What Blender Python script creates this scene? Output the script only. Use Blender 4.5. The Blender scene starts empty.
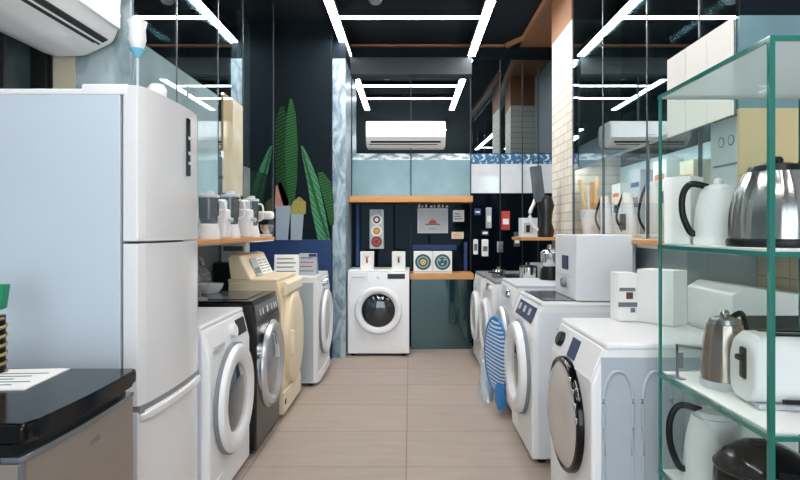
import bpy, bmesh, math, random
from mathutils import Vector, Matrix, Euler
random.seed(7)
C = bpy.context.scene.collection
PI = math.pi

# ------------------------------------------------------------------ materials
def lin(c):
    out = []
    for v in c[:3]:
        v = v / 255.0
        out.append(v / 12.92 if v <= 0.04045 else ((v + 0.055) / 1.055) ** 2.4)
    return (out[0], out[1], out[2], 1.0)

def new_mat(name):
    m = bpy.data.materials.new(name)
    m.use_nodes = True
    nt = m.node_tree
    nt.nodes.clear()
    out = nt.nodes.new('ShaderNodeOutputMaterial')
    return m, nt, out

def mat(name, rgb, rough=0.4, metal=0.0, coat=0.0, var=0.04, scale=8.0, spec=0.5, stretch=None, bump=0.0):
    """principled with slight procedural variation"""
    m, nt, out = new_mat(name)
    p = nt.nodes.new('ShaderNodeBsdfPrincipled')
    p.inputs['Roughness'].default_value = rough
    p.inputs['Metallic'].default_value = metal
    p.inputs['Coat Weight'].default_value = coat
    p.inputs['Specular IOR Level'].default_value = spec
    c = lin(rgb)
    tc = nt.nodes.new('ShaderNodeTexCoord')
    nz = nt.nodes.new('ShaderNodeTexNoise')
    nz.inputs['Scale'].default_value = scale
    nz.inputs['Detail'].default_value = 4
    if stretch:
        mp = nt.nodes.new('ShaderNodeMapping')
        mp.inputs['Scale'].default_value = stretch
        nt.links.new(tc.outputs['Object'], mp.inputs['Vector'])
        nt.links.new(mp.outputs['Vector'], nz.inputs['Vector'])
    else:
        nt.links.new(tc.outputs['Object'], nz.inputs['Vector'])
    mx = nt.nodes.new('ShaderNodeMix')
    mx.data_type = 'RGBA'
    mx.inputs['A'].default_value = tuple(min(1, v * (1 - var)) for v in c[:3]) + (1,)
    mx.inputs['B'].default_value = tuple(min(1, v * (1 + var)) for v in c[:3]) + (1,)
    nt.links.new(nz.outputs['Fac'], mx.inputs['Factor'])
    nt.links.new(mx.outputs['Result'], p.inputs['Base Color'])
    if bump:
        b = nt.nodes.new('ShaderNodeBump')
        b.inputs['Strength'].default_value = bump
        b.inputs['Distance'].default_value = 0.01
        nt.links.new(nz.outputs['Fac'], b.inputs['Height'])
        nt.links.new(b.outputs['Normal'], p.inputs['Normal'])
    nt.links.new(p.outputs['BSDF'], out.inputs['Surface'])
    return m

def mirror_mat(name, rgb, rough=0.0, see=0.0, diff=None, diff_w=0.0, tint=(218, 234, 236)):
    """reflective glass: glossy share, see-through share, diffuse share"""
    m, nt, out = new_mat(name)
    g = nt.nodes.new('ShaderNodeBsdfGlossy')
    g.inputs['Color'].default_value = lin(rgb)
    g.inputs['Roughness'].default_value = rough
    last = g.outputs['BSDF']
    if see > 0:
        t = nt.nodes.new('ShaderNodeBsdfTransparent')
        t.inputs['Color'].default_value = lin(tint)
        mx = nt.nodes.new('ShaderNodeMixShader')
        mx.inputs['Fac'].default_value = see
        nt.links.new(last, mx.inputs[1]); nt.links.new(t.outputs['BSDF'], mx.inputs[2])
        last = mx.outputs['Shader']
    if diff_w > 0:
        d = nt.nodes.new('ShaderNodeBsdfDiffuse')
        tc = nt.nodes.new('ShaderNodeTexCoord')
        nz = nt.nodes.new('ShaderNodeTexNoise'); nz.inputs['Scale'].default_value = 5; nz.inputs['Detail'].default_value = 5
        nt.links.new(tc.outputs['Object'], nz.inputs['Vector'])
        mc = nt.nodes.new('ShaderNodeMix'); mc.data_type = 'RGBA'
        c = lin(diff)
        mc.inputs['A'].default_value = tuple(v * .75 for v in c[:3]) + (1,)
        mc.inputs['B'].default_value = tuple(min(1, v * 1.25) for v in c[:3]) + (1,)
        nt.links.new(nz.outputs['Fac'], mc.inputs['Factor'])
        nt.links.new(mc.outputs['Result'], d.inputs['Color'])
        mx = nt.nodes.new('ShaderNodeMixShader')
        mx.inputs['Fac'].default_value = diff_w
        nt.links.new(last, mx.inputs[1]); nt.links.new(d.outputs['BSDF'], mx.inputs[2])
        last = mx.outputs['Shader']
    nt.links.new(last, out.inputs['Surface'])
    return m

def clear_glass(name, tint=(251, 254, 253), refl=0.025, frost=0.0, frost_col=(190, 205, 205)):
    m, nt, out = new_mat(name)
    t = nt.nodes.new('ShaderNodeBsdfTransparent'); t.inputs['Color'].default_value = lin(tint)
    g = nt.nodes.new('ShaderNodeBsdfGlossy'); g.inputs['Roughness'].default_value = 0.02
    mx = nt.nodes.new('ShaderNodeMixShader')
    mx.inputs['Fac'].default_value = refl
    nt.links.new(t.outputs['BSDF'], mx.inputs[1]); nt.links.new(g.outputs['BSDF'], mx.inputs[2])
    last = mx.outputs['Shader']
    if frost > 0:
        d = nt.nodes.new('ShaderNodeBsdfDiffuse'); d.inputs['Color'].default_value = lin(frost_col)
        tl = nt.nodes.new('ShaderNodeBsdfTranslucent'); tl.inputs['Color'].default_value = lin(frost_col)
        ad = nt.nodes.new('ShaderNodeMixShader'); ad.inputs['Fac'].default_value = .5
        nt.links.new(d.outputs['BSDF'], ad.inputs[1]); nt.links.new(tl.outputs['BSDF'], ad.inputs[2])
        m2 = nt.nodes.new('ShaderNodeMixShader'); m2.inputs['Fac'].default_value = frost
        nt.links.new(last, m2.inputs[1]); nt.links.new(ad.outputs['Shader'], m2.inputs[2])
        last = m2.outputs['Shader']
    nt.links.new(last, out.inputs['Surface'])
    return m

def emit_mat(name, rgb, strength):
    m, nt, out = new_mat(name)
    e = nt.nodes.new('ShaderNodeEmission')
    e.inputs['Color'].default_value = lin(rgb); e.inputs['Strength'].default_value = strength
    nt.links.new(e.outputs['Emission'], out.inputs['Surface'])
    return m

def brick_mat(name, c1, c2, mortar, bw, rh, ms, loc=(0, 0, 0), rot=(0, 0, 0), rough=0.4, off=0.5, spec=.5, noise=0.10, plane='xy'):
    m, nt, out = new_mat(name)
    p = nt.nodes.new('ShaderNodeBsdfPrincipled')
    p.inputs['Roughness'].default_value = rough
    p.inputs['Specular IOR Level'].default_value = spec
    tc = nt.nodes.new('ShaderNodeTexCoord')
    mp = nt.nodes.new('ShaderNodeMapping')
    mp.inputs['Location'].default_value = loc
    mp.inputs['Rotation'].default_value = rot
    b = nt.nodes.new('ShaderNodeTexBrick')
    b.offset = off
    b.inputs['Scale'].default_value = 1.0
    b.inputs['Brick Width'].default_value = bw
    b.inputs['Row Height'].default_value = rh
    b.inputs['Mortar Size'].default_value = ms
    b.inputs['Mortar Smooth'].default_value = 0.3
    b.inputs['Color1'].default_value = lin(c1)
    b.inputs['Color2'].default_value = lin(c2)
    b.inputs['Mortar'].default_value = lin(mortar)
    sp = nt.nodes.new('ShaderNodeSeparateXYZ'); cb = nt.nodes.new('ShaderNodeCombineXYZ')
    nt.links.new(tc.outputs['Object'], sp.inputs['Vector'])
    nt.links.new(sp.outputs[plane[0].upper()], cb.inputs['X']); nt.links.new(sp.outputs[plane[1].upper()], cb.inputs['Y'])
    nt.links.new(cb.outputs['Vector'], mp.inputs['Vector'])
    nt.links.new(mp.outputs['Vector'], b.inputs['Vector'])
    nz = nt.nodes.new('ShaderNodeTexNoise'); nz.inputs['Scale'].default_value = 5; nz.inputs['Detail'].default_value = 8
    mp2 = nt.nodes.new('ShaderNodeMapping'); mp2.inputs['Scale'].default_value = (.6, 3, 1)
    nt.links.new(tc.outputs['Object'], mp2.inputs['Vector'])
    nt.links.new(mp2.outputs['Vector'], nz.inputs['Vector'])
    hs = nt.nodes.new('ShaderNodeHueSaturation')
    mr = nt.nodes.new('ShaderNodeMapRange')
    mr.inputs['To Min'].default_value = 1 - noise; mr.inputs['To Max'].default_value = 1 + noise
    nt.links.new(nz.outputs['Fac'], mr.inputs['Value'])
    nt.links.new(mr.outputs['Result'], hs.inputs['Value'])
    nt.links.new(b.outputs['Color'], hs.inputs['Color'])
    nt.links.new(hs.outputs['Color'], p.inputs['Base Color'])
    nt.links.new(p.outputs['BSDF'], out.inputs['Surface'])
    return m

M = {}
M['white'] = mat('white_enamel', (238, 238, 238), .28, coat=.2, var=.015)
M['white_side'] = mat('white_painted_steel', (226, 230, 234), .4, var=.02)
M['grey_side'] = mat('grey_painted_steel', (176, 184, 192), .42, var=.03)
M['white_plastic'] = mat('white_plastic', (235, 235, 234), .4, var=.02)
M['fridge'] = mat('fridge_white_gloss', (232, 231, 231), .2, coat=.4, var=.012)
M['fridge_side_shaded'] = mat('fridge_side_cool_shade', (200, 211, 220), .4, var=.02, scale=3)  # same enamel as the doors, its cool shade put into the colour
M['cream'] = mat('cream_enamel', (236, 218, 184), .35, coat=.2, var=.02)
M['cream_light'] = mat('cream_plastic', (240, 226, 198), .4, var=.02)
M['black_gloss'] = mat('black_gloss', (7, 8, 10), .12, coat=.0, var=.1, spec=.32)
M['black'] = mat('black_plastic', (14, 15, 16), .35, var=.1, spec=.3)
M['charcoal'] = mat('charcoal_enamel', (20, 20, 21), .3, coat=.15, var=.08)
M['dark_top'] = mat('dark_grey_lid', (72, 78, 84), .25, coat=.3, var=.06)
M['grey'] = mat('grey_plastic', (128, 133, 138), .45, var=.05)
M['light_grey'] = mat('light_grey_plastic', (196, 200, 204), .4, var=.03)
M['navy_display'] = mat('navy_display', (30, 52, 92), .3, coat=.0, var=.12, spec=.3)
M['dark_display'] = mat('dark_display', (22, 26, 32), .3, coat=.0, var=.1, spec=.3)
M['door_glass'] = mat('dark_door_glass', (24, 30, 36), .05, coat=1., var=.2, scale=20)
M['door_glass_blue'] = mat('blue_grey_door_glass', (58, 78, 92), .06, coat=1., var=.2, scale=20)
M['door_glass_grey'] = mat('silver_grey_door_glass', (120, 126, 132), .1, coat=1., var=.12, scale=10)
M['smoke_silver'] = mat('silvered_smoke_glass', (206, 200, 193), .16, metal=.35, var=.08, scale=6)
M['chrome'] = mat('chrome', (205, 208, 210), .12, metal=1., var=.04)
M['steel'] = mat('brushed_steel', (172, 170, 168), .24, metal=1., var=.12, scale=30, stretch=(14, 14, .3))
M['copper_steel'] = mat('copper_tinted_steel', (182, 166, 154), .24, metal=1., var=.1, scale=20)
M['brown_steel'] = mat('brown_grey_steel', (152, 141, 132), .45, metal=.35, var=.05, scale=20, stretch=(1, 1, 12))
M['steel_trim'] = mat('steel_trim', (150, 158, 166), .25, metal=.9, var=.05)
M['wood'] = mat('orange_wood', (204, 146, 88), .45, var=.18, scale=4, stretch=(2, 2, 18))
M['soffit_wood'] = mat('brown_wood_cladding', (150, 104, 70), .5, var=.18, scale=4, stretch=(1, 8, 8))
M['bamboo'] = mat('bamboo_board', (222, 186, 130), .45, var=.1, scale=5, stretch=(10, 10, 1))
M['paper'] = mat('white_paper', (236, 236, 232), .8, var=.02)
M['ink'] = mat('grey_print', (110, 114, 120), .8, var=.1)
M['red_ink'] = mat('red_print', (190, 70, 58), .7, var=.1)
M['blue_ink'] = mat('blue_print', (28, 58, 112), .6, var=.15)
M['orange_ink'] = mat('orange_print', (214, 120, 70), .7, var=.1)
M['teal_ink'] = mat('teal_print', (24, 88, 92), .5, var=.2, scale=30)
M['gold_ink'] = mat('gold_print', (196, 176, 96), .5, var=.15, scale=30)
M['brown_ink'] = mat('brown_print', (96, 62, 50), .6, var=.15)
M['photo_grey'] = mat('pale_grey_print', (178, 186, 190), .5, var=.06)
M['dark_wall'] = mat('dark_navy_wall', (20, 29, 35), .7, var=.15, scale=2, spec=.08)
M['ceiling'] = mat('black_ceiling_paint', (27, 33, 37), .8, var=.15, scale=3, spec=.1)
M['bulkhead'] = mat('dark_grey_bulkhead', (34, 42, 48), .7, var=.12, scale=3)
M['grey_wall'] = mat('grey_wall_paint', (150, 158, 162), .7, var=.04, scale=2)
M['front_wall'] = mat('pale_wall_paint', (190, 194, 196), .8, var=.03, scale=2)
M['beige_wall'] = mat('beige_plaster', (214, 200, 172), .7, var=.06)
M['blue_wall'] = mat('deep_blue_wall', (18, 56, 104), .5, var=.2, scale=4)
M['panel_white'] = mat('ivory_panel', (244, 241, 232), .5, var=.02)
M['lining_teal'] = mat('pale_teal_lining', (184, 206, 212), .35, var=.12, scale=3)
M['lining'] = mat('grey_green_lining', (150, 164, 162), .4, var=.08)
M['panel_teal'] = mirror_mat('teal_back_painted_glass', (190, 214, 218), .2, 0, (118, 148, 156), .9)
M['door_teal_reflection'] = mirror_mat('painted_teal_reflection_glass', (222, 234, 236), .0, 0, (190, 218, 222), .5)  # diffuse teal stands for a bright reflection in the mirror doors
M['door_tan_reflection'] = mirror_mat('painted_tan_reflection_glass', (226, 226, 220), .0, 0, (236, 212, 168), .5)  # tan of a reflected surface put into the mirror colour
M['panel_dark'] = mirror_mat('black_back_painted_glass', (150, 165, 175), .02, 0, (9, 16, 24), .988)
M['panel_green'] = mirror_mat('dark_teal_glass', (140, 165, 168), .04, 0, (34, 58, 62), .7)
M['mirror'] = mirror_mat('smoked_mirror', (190, 203, 208), .0)
M['mirror_dim'] = mirror_mat('dim_smoked_mirror', (140, 152, 158), .0)
M['cab_glass'] = mirror_mat('reflective_cabinet_glass', (222, 232, 234), .0, .32)
M['cab_glass_low'] = mirror_mat('clear_cabinet_glass', (228, 236, 238), .0, .86, tint=(250, 253, 253))
M['silver_ring'] = mat('silver_door_ring', (200, 202, 204), .25, metal=.5, var=.04)
M['window_reflection'] = mirror_mat('painted_window_reflection', (220, 226, 230), .03, 0, (222, 228, 234), .8)  # bright window reflection on the back panels, painted as white
M['glass'] = clear_glass('clear_shelf_glass')
M['glass_shelf'] = clear_glass('frosted_shelf_glass', (238, 246, 245), .06, .5, (214, 220, 220))
M['glass_edge'] = mat('green_glass_edge', (22, 112, 98), .15, coat=.5, var=.15)
M['jar'] = clear_glass('smoky_jar_plastic', (170, 180, 186), .2, .25, (170, 180, 188))
M['strip'] = emit_mat('strip_light_diffuser', (252, 249, 249), 44.0)
M['added_led'] = emit_mat('added_cabinet_led', (246, 250, 252), 34.0)
M['green'] = mat('green_bag_paper', (18, 140, 96), .4, var=.1)
M['gold_cord'] = mat('gold_twisted_cord', (150, 128, 80), .5, var=.4, scale=40)
M['leaf'] = mat('broad_leaf_green', (18, 72, 36), .45, var=.55, scale=7, stretch=(2, 1, 14), spec=.2)
M['leaf_light'] = mat('pale_leaf_green', (62, 128, 84), .45, var=.5, scale=7, stretch=(3, 1, 8), spec=.2)
M['leaf_dark'] = mat('deep_leaf_green', (14, 48, 26), .5, var=.5, scale=9, stretch=(1, 1, 12))
def leaf_mat(name, a, b, scale, rot):
    m, nt, out = new_mat(name)
    p = nt.nodes.new('ShaderNodeBsdfPrincipled'); p.inputs['Roughness'].default_value = .5; p.inputs['Specular IOR Level'].default_value = .2
    tc = nt.nodes.new('ShaderNodeTexCoord'); mp = nt.nodes.new('ShaderNodeMapping'); mp.inputs['Rotation'].default_value = (0, rot, 0)
    w_ = nt.nodes.new('ShaderNodeTexWave'); w_.wave_type = 'BANDS'; w_.bands_direction = 'Z'
    w_.inputs['Scale'].default_value = scale; w_.inputs['Distortion'].default_value = 3.0; w_.inputs['Detail'].default_value = 3
    cr = nt.nodes.new('ShaderNodeValToRGB')
    cr.color_ramp.elements[0].color = lin(a); cr.color_ramp.elements[1].color = lin(b)
    nt.links.new(tc.outputs['Object'], mp.inputs['Vector']); nt.links.new(mp.outputs['Vector'], w_.inputs['Vector'])
    nt.links.new(w_.outputs['Fac'], cr.inputs['Fac']); nt.links.new(cr.outputs['Color'], p.inputs['Base Color'])
    nt.links.new(p.outputs['BSDF'], out.inputs['Surface'])
    return m
M['leaf'] = leaf_mat('veined_leaf_green', (16, 58, 32), (46, 100, 52), 12, .35)
M['leaf_light'] = leaf_mat('veined_pale_leaf', (44, 108, 74), (84, 142, 104), 9, -.9)
M['leaf_dark'] = leaf_mat('veined_deep_leaf', (8, 30, 18), (36, 76, 40), 10, .5)
M['planter'] = mat('grey_blue_planter', (150, 166, 178), .6, var=.1)
M['terracotta'] = mat('terracotta_rose', (178, 128, 110), .7, var=.15)
M['moss'] = mat('olive_gold_moss', (150, 142, 70), .8, var=.6, scale=60, bump=.5)
M['blue_mesh'] = mat('blue_mesh_fabric', (44, 126, 190), .6, var=.15)
M['plastic_film'] = mat('pale_blue_plastic_film', (196, 214, 226), .25, coat=.4, var=.1)
M['dark_window'] = mirror_mat('dark_window_pane', (120, 130, 136), .08, 0, (84, 98, 104), .8)
M['frame_black'] = mat('black_window_frame', (24, 24, 24), .5, var=.1)
M['pale_blue'] = mat('pale_blue_glass', (120, 196, 220), .2, coat=.4, var=.1)
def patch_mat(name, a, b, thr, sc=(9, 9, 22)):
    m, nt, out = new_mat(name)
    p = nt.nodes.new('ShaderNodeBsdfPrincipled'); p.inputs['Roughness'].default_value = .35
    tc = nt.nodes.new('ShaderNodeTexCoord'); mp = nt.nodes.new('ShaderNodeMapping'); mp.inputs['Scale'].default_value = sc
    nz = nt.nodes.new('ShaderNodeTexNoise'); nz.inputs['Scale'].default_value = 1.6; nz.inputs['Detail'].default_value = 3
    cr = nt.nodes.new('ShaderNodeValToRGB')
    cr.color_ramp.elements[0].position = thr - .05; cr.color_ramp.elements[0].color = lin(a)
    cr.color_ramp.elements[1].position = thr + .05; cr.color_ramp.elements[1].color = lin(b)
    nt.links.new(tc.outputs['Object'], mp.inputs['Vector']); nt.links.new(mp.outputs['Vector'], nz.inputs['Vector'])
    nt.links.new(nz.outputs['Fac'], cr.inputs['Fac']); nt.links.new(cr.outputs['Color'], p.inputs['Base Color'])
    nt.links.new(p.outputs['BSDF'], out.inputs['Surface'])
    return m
M['band_teal_glare'] = patch_mat('daylight_patched_teal_band', (124, 152, 166), (236, 242, 244), .5, (5, 5, 14))  # white patches are daylight reflections painted into the band
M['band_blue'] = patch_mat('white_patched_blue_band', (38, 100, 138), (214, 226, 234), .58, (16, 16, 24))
M['sign_blue'] = mat('blue_sign_band', (44, 104, 140), .4, var=.25, scale=14)
M['label_dark'] = mat('dark_green_grille', (44, 52, 50), .5, var=.1)
M['bread_white'] = M['white_plastic']

def marble(name, a, b, scale=3.5):
    m, nt, out = new_mat(name)
    p = nt.nodes.new('ShaderNodeBsdfPrincipled'); p.inputs['Roughness'].default_value = .3
    tc = nt.nodes.new('ShaderNodeTexCoord')
    mp = nt.nodes.new('ShaderNodeMapping'); mp.inputs['Scale'].default_value = (2.2, 2.2, 1)
    nz = nt.nodes.new('ShaderNodeTexNoise'); nz.inputs['Scale'].default_value = scale
    nz.inputs['Detail'].default_value = 9; nz.inputs['Distortion'].default_value = 2.5
    cr = nt.nodes.new('ShaderNodeValToRGB')
    cr.color_ramp.elements[0].position = .38; cr.color_ramp.elements[0].color = lin(a)
    cr.color_ramp.elements[1].position = .62; cr.color_ramp.elements[1].color = lin(b)
    nt.links.new(tc.outputs['Object'], mp.inputs['Vector']); nt.links.new(mp.outputs['Vector'], nz.inputs['Vector'])
    nt.links.new(nz.outputs['Fac'], cr.inputs['Fac']); nt.links.new(cr.outputs['Color'], p.inputs['Base Color'])
    nt.links.new(p.outputs['BSDF'], out.inputs['Surface'])
    return m
M['marble'] = marble('blue_grey_marble', (112, 134, 148), (178, 194, 202))
M['marble_grey'] = marble('teal_grey_marble', (128, 148, 152), (176, 190, 192), 2.5)
M['floor'] = brick_mat('beige_floor_tile', (165, 151, 139), (170, 156, 144), (130, 118, 108), .83, .527, .004,
                       loc=(.02 + .83 * 10, -2.98 + .527 * 30, 0), rough=.45, off=0, spec=.35, noise=.14)
M['cream_brick'] = brick_mat('cream_brick', (222, 216, 202), (208, 201, 186), (182, 176, 162), .2, .07, .006, rough=.7, plane='yz')
M['beige_tile'] = brick_mat('beige_tile_panel', (210, 188, 142), (220, 198, 152), (184, 162, 118), .6, .3, .004, rough=.5, off=0, plane='xz')
M['beige_tile_side'] = brick_mat('beige_splash_tile', (210, 196, 164), (218, 204, 172), (176, 164, 136), .3, .15, .004, rough=.5, off=0, plane='yz')
M['dark_brick'] = brick_mat('dark_brick', (44, 50, 54), (36, 42, 46), (24, 28, 32), .22, .07, .006, rough=.7, plane='xz')

def zigzag_mat(name, a, b, scale=26):
    m, nt, out = new_mat(name)
    p = nt.nodes.new('ShaderNodeBsdfPrincipled'); p.inputs['Roughness'].default_value = .6
    tc = nt.nodes.new('ShaderNodeTexCoord')
    w = nt.nodes.new('ShaderNodeTexWave'); w.wave_type = 'BANDS'; w.bands_direction = 'Z'
    w.inputs['Scale'].default_value = 14; w.inputs['Distortion'].default_value = 0
    mp = nt.nodes.new('ShaderNodeMapping'); mp.inputs['Rotation'].default_value = (0, .5, 0)
    cr = nt.nodes.new('ShaderNodeValToRGB'); cr.color_ramp.interpolation = 'CONSTANT'
    cr.color_ramp.elements[0].color = lin(a); cr.color_ramp.elements[1].color = lin(b); cr.color_ramp.elements[1].position = .55
    nt.links.new(tc.outputs['Object'], mp.inputs['Vector']); nt.links.new(mp.outputs['Vector'], w.inputs['Vector'])
    nt.links.new(w.outputs['Fac'], cr.inputs['Fac']); nt.links.new(cr.outputs['Color'], p.inputs['Base Color'])
    nt.links.new(p.outputs['BSDF'], out.inputs['Surface'])
    return m
M['zigzag'] = zigzag_mat('blue_white_stripe_fabric', (34, 120, 190), (206, 226, 240))

# ------------------------------------------------------------------ geometry helpers
class Geo:
    """collects primitives; build() links them as one mesh object"""
    def __init__(s):
        s.bm = bmesh.new(); s.mats = []
    def mi(s, m):
        if m not in s.mats: s.mats.append(m)
        return s.mats.index(m)
    def merge(s, b, m, xf=None):
        i = s.mi(m)
        for f in b.faces: f.material_index = i
        if xf is not None: b.transform(xf)
        bmesh.ops.recalc_face_normals(b, faces=b.faces)
        me = bpy.data.meshes.new('tmp'); b.to_mesh(me); b.free()
        s.bm.from_mesh(me); bpy.data.meshes.remove(me)
        return s
    def box(s, x0, x1, y0, y1, z0, z1, m, bev=0.0, seg=2, xf=None, edges=None):
        b = bmesh.new()
        bmesh.ops.create_cube(b, size=1.0)
        for v in b.verts:
            v.co = Vector(((x0 + x1) / 2 + v.co.x * (x1 - x0), (y0 + y1) / 2 + v.co.y * (y1 - y0), (z0 + z1) / 2 + v.co.z * (z1 - z0)))
        if bev > 0:
            es = b.edges[:] if edges is None else [e for e in b.edges if edges(e)]
            bmesh.ops.bevel(b, geom=es, offset=bev, segments=seg, profile=.5, affect='EDGES')
        return s.merge(b, m, xf)
    def prism(s, poly, axis, a0, a1, m, bev=0.0, seg=2, xf=None):
        """poly: 2D points; axis 'x': poly in (y,z); 'y': (x,z); 'z': (x,y)"""
        b = bmesh.new()
        def P(u, v, w):
            return {'x': Vector((w, u, v)), 'y': Vector((u, w, v)), 'z': Vector((u, v, w))}[axis]
        lo = [b.verts.new(P(u, v, a0)) for u, v in poly]
        hi = [b.verts.new(P(u, v, a1)) for u, v in poly]
        b.faces.new(lo); b.faces.new(hi[::-1])
        n = len(poly)
        for i in range(n):
            b.faces.new((lo[i], hi[i], hi[(i + 1) % n], lo[(i + 1) % n]))
        if bev > 0:
            bmesh.ops.bevel(b, geom=b.edges[:], offset=bev, segments=seg, profile=.5, affect='EDGES')
        return s.merge(b, m, xf)
    def lathe(s, prof, m, n=32, xf=None, sx=1.0, sy=1.0):
        """prof: (r, z) list, revolved around z"""
        b = bmesh.new()
        rings = []
        for r, z in prof:
            if r < 1e-6: rings.append([b.verts.new((0, 0, z))])
            else: rings.append([b.verts.new((r * math.cos(2 * PI * k / n) * sx, r * math.sin(2 * PI * k / n) * sy, z)) for k in range(n)])
        for A, B in zip(rings, rings[1:]):
            for k in range(n):
                k2 = (k + 1) % n
                if len(A) == 1 and len(B) == 1: break
                if len(A) == 1: b.faces.new((A[0], B[k], B[k2]))
                elif len(B) == 1: b.faces.new((A[k], B[0], A[k2]))
                else: b.faces.new((A[k], B[k], B[k2], A[k2]))
        return s.merge(b, m, xf)
    def cyl(s, p0, p1, r0, m, r1=None, n=20):
        p0, p1 = Vector(p0), Vector(p1); d = p1 - p0
        q = d.to_track_quat('Z', 'Y').to_matrix().to_4x4(); q.translation = p0
        r1 = r0 if r1 is None else r1
        return s.lathe([(0, 0), (r0, 0), (r1, d.length), (0, d.length)], m, n, q)
    def tube(s, pts, r, m, n=8, closed=False, flat=1.0, up=(0, 0, 1), sub=4):
        P = [Vector(p) for p in pts]
        if sub > 1 and len(P) > 2:
            Q = []; L = len(P)
            rng = range(L) if closed else range(L - 1)
            for i in rng:
                p0 = P[i - 1] if (i > 0 or closed) else P[i]
                p1 = P[i]; p2 = P[(i + 1) % L]
                p3 = P[(i + 2) % L] if (i + 2 < L or closed) else p2
                for k in range(sub):
                    t = k / sub
                    Q.append(.5 * ((2 * p1) + (p2 - p0) * t + (2 * p0 - 5 * p1 + 4 * p2 - p3) * t * t + (3 * p1 - p0 - 3 * p2 + p3) * t ** 3))
            if not closed: Q.append(P[-1])
            P = Q
        b = bmesh.new(); rings = []; L = len(P); up = Vector(up)
        for i, p in enumerate(P):
            a = P[i - 1] if (i > 0 or closed) else p
            c = P[(i + 1) % L] if (i < L - 1 or closed) else p
            t = (c - a).normalized()
            sd = t.cross(up)
            if sd.length < 1e-3: sd = t.cross(Vector((1, 0, 0)))
            sd.normalize(); nn = sd.cross(t)
            rr = r[min(i * len(r) // L, len(r) - 1)] if isinstance(r, (list, tuple)) else r
            rings.append([b.verts.new(p + sd * (rr * math.cos(2 * PI * k / n)) + nn * (rr * flat * math.sin(2 * PI * k / n))) for k in range(n)])
        pairs = list(zip(rings, rings[1:])) + ([(rings[-1], rings[0])] if closed else [])
        for A, B in pairs:
            for k in range(n):
                b.faces.new((A[k], A[(k + 1) % n], B[(k + 1) % n], B[k]))
        if not closed:
            b.faces.new(rings[0]); b.faces.new(rings[-1])
        return s.merge(b, m)
    def loft(s, secs, m, xf=None, cap=True):
        """secs: list of equal-length closed loops of 3D points"""
        b = bmesh.new()
        R = [[b.verts.new(p) for p in L] for L in secs]
        n = len(R[0])
        for A, B in zip(R, R[1:]):
            for k in range(n):
                b.faces.new((A[k], A[(k + 1) % n], B[(k + 1) % n], B[k]))
        if cap:
            b.faces.new(R[0]); b.faces.new(R[-1])
        return s.merge(b, m, xf)
    def xform(s, mx):
        s.bm.transform(mx); return s
    def build(s, name, parent=None, smooth=True, ang=38):
        bm = s.bm
        bm.normal_update()
        if smooth:
            lim = math.radians(ang)
            for f in bm.faces: f.smooth = True
            for e in bm.edges:
                if len(e.link_faces) == 2:
                    e.smooth = e.calc_face_angle(0) < lim
        me = bpy.data.meshes.new(name); bm.to_mesh(me); bm.free()
        for m in s.mats: me.materials.append(m)
        o = bpy.data.objects.new(name, me); C.objects.link(o)
        if parent: o.parent = parent
        if smooth:
            w = o.modifiers.new('wn', 'WEIGHTED_NORMAL'); w.keep_sharp = True
        return o

def rrect(w, h, r, n=5):
    """rounded rectangle outline centred at 0"""
    pts = []
    for cx, cy, a0 in ((w / 2 - r, h / 2 - r, 0), (-w / 2 + r, h / 2 - r, 90), (-w / 2 + r, -h / 2 + r, 180), (w / 2 - r, -h / 2 + r, 270)):
        for k in range(n + 1):
            a = math.radians(a0 + 90 * k / n)
            pts.append((cx + r * math.cos(a), cy + r * math.sin(a)))
    return pts

def thing(name, label, cat, loc=(0, 0, 0), rot=0.0, group=None):
    o = bpy.data.objects.new(name, None); C.objects.link(o)
    o.empty_display_size = .1
    o.location = loc; o.rotation_euler = (0, 0, math.radians(rot))
    o['label'] = label; o['category'] = cat
    if group: o['group'] = group
    return o
def tag(o, label, cat, group=None):
    o['label'] = label; o['category'] = cat
    if group: o['group'] = group
    return o
def struct(name, g, label=None, parent=None, smooth=False):
    o = g.build(name, parent, smooth)
    if parent is None: o['kind'] = 'structure'
    if label: o['label'] = label
    return o
YX = Matrix.Rotation(PI / 2, 4, 'X')      # local z -> -y (lathe axis out of a front face)

# ------------------------------------------------------------------ camera
cam_d = bpy.data.cameras.new('camera'); cam = bpy.data.objects.new('camera', cam_d); C.objects.link(cam)
cam.location = (0, 0, 1.26); cam.rotation_euler = (PI / 2, 0, 0)
cam_d.sensor_width = 36; cam_d.lens = 36 * 560 / 800
cam_d.shift_x = -10 / 800; cam_d.shift_y = -10 / 800
cam_d.clip_start = .05
bpy.context.scene.camera = cam

# ------------------------------------------------------------------ setting
CZ = 3.27; YB = 6.07; YF = -3.0; XL = -1.56; XR = 1.64
g = Geo(); g.box(XL - .1, XR + .1, YF - .1, YB + .1, -.1, 0, M['floor']); struct('floor', g)
g = Geo(); g.box(XL - .1, XR + .1, YF - .1, YB + .1, CZ, CZ + .1, M['ceiling']); struct('ceiling', g)
# left wall : with a dark window near the camera
g = Geo()
g.box(XL - .1, XL, YF, -0.2, 0, CZ, M['grey_wall'])
g.box(XL - .1, XL, -0.2, 2.46, 0, 1.35, M['grey_wall'])
g.box(XL - .1, XL, -0.2, 2.46, 2.18, CZ, M['grey_wall'])
g.box(XL - .1, XL, 2.46, YB, 0, CZ, M['grey_wall'])
struct('wall_left', g)
g = Geo(); g.box(XL - .07, XL - .05, -0.2, 2.46, 1.35, 2.18, M['dark_window']); struct('window_1', g)
wf = Geo()
for a, b_, c, d in ((-0.2, 2.40, 1.35, 1.39), (-0.2, 2.40, 2.12, 2.18), (-0.2, -.15, 1.39, 2.12), (2.375, 2.405, 1.39, 2.12), (2.13, 2.14, 1.39, 2.12), (1.02, 1.06, 1.39, 2.12)):
    wf.box(XL - .05, XL + .012, a, b_, c, d, M['frame_black'])
struct('window_1_frame', wf)
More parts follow.
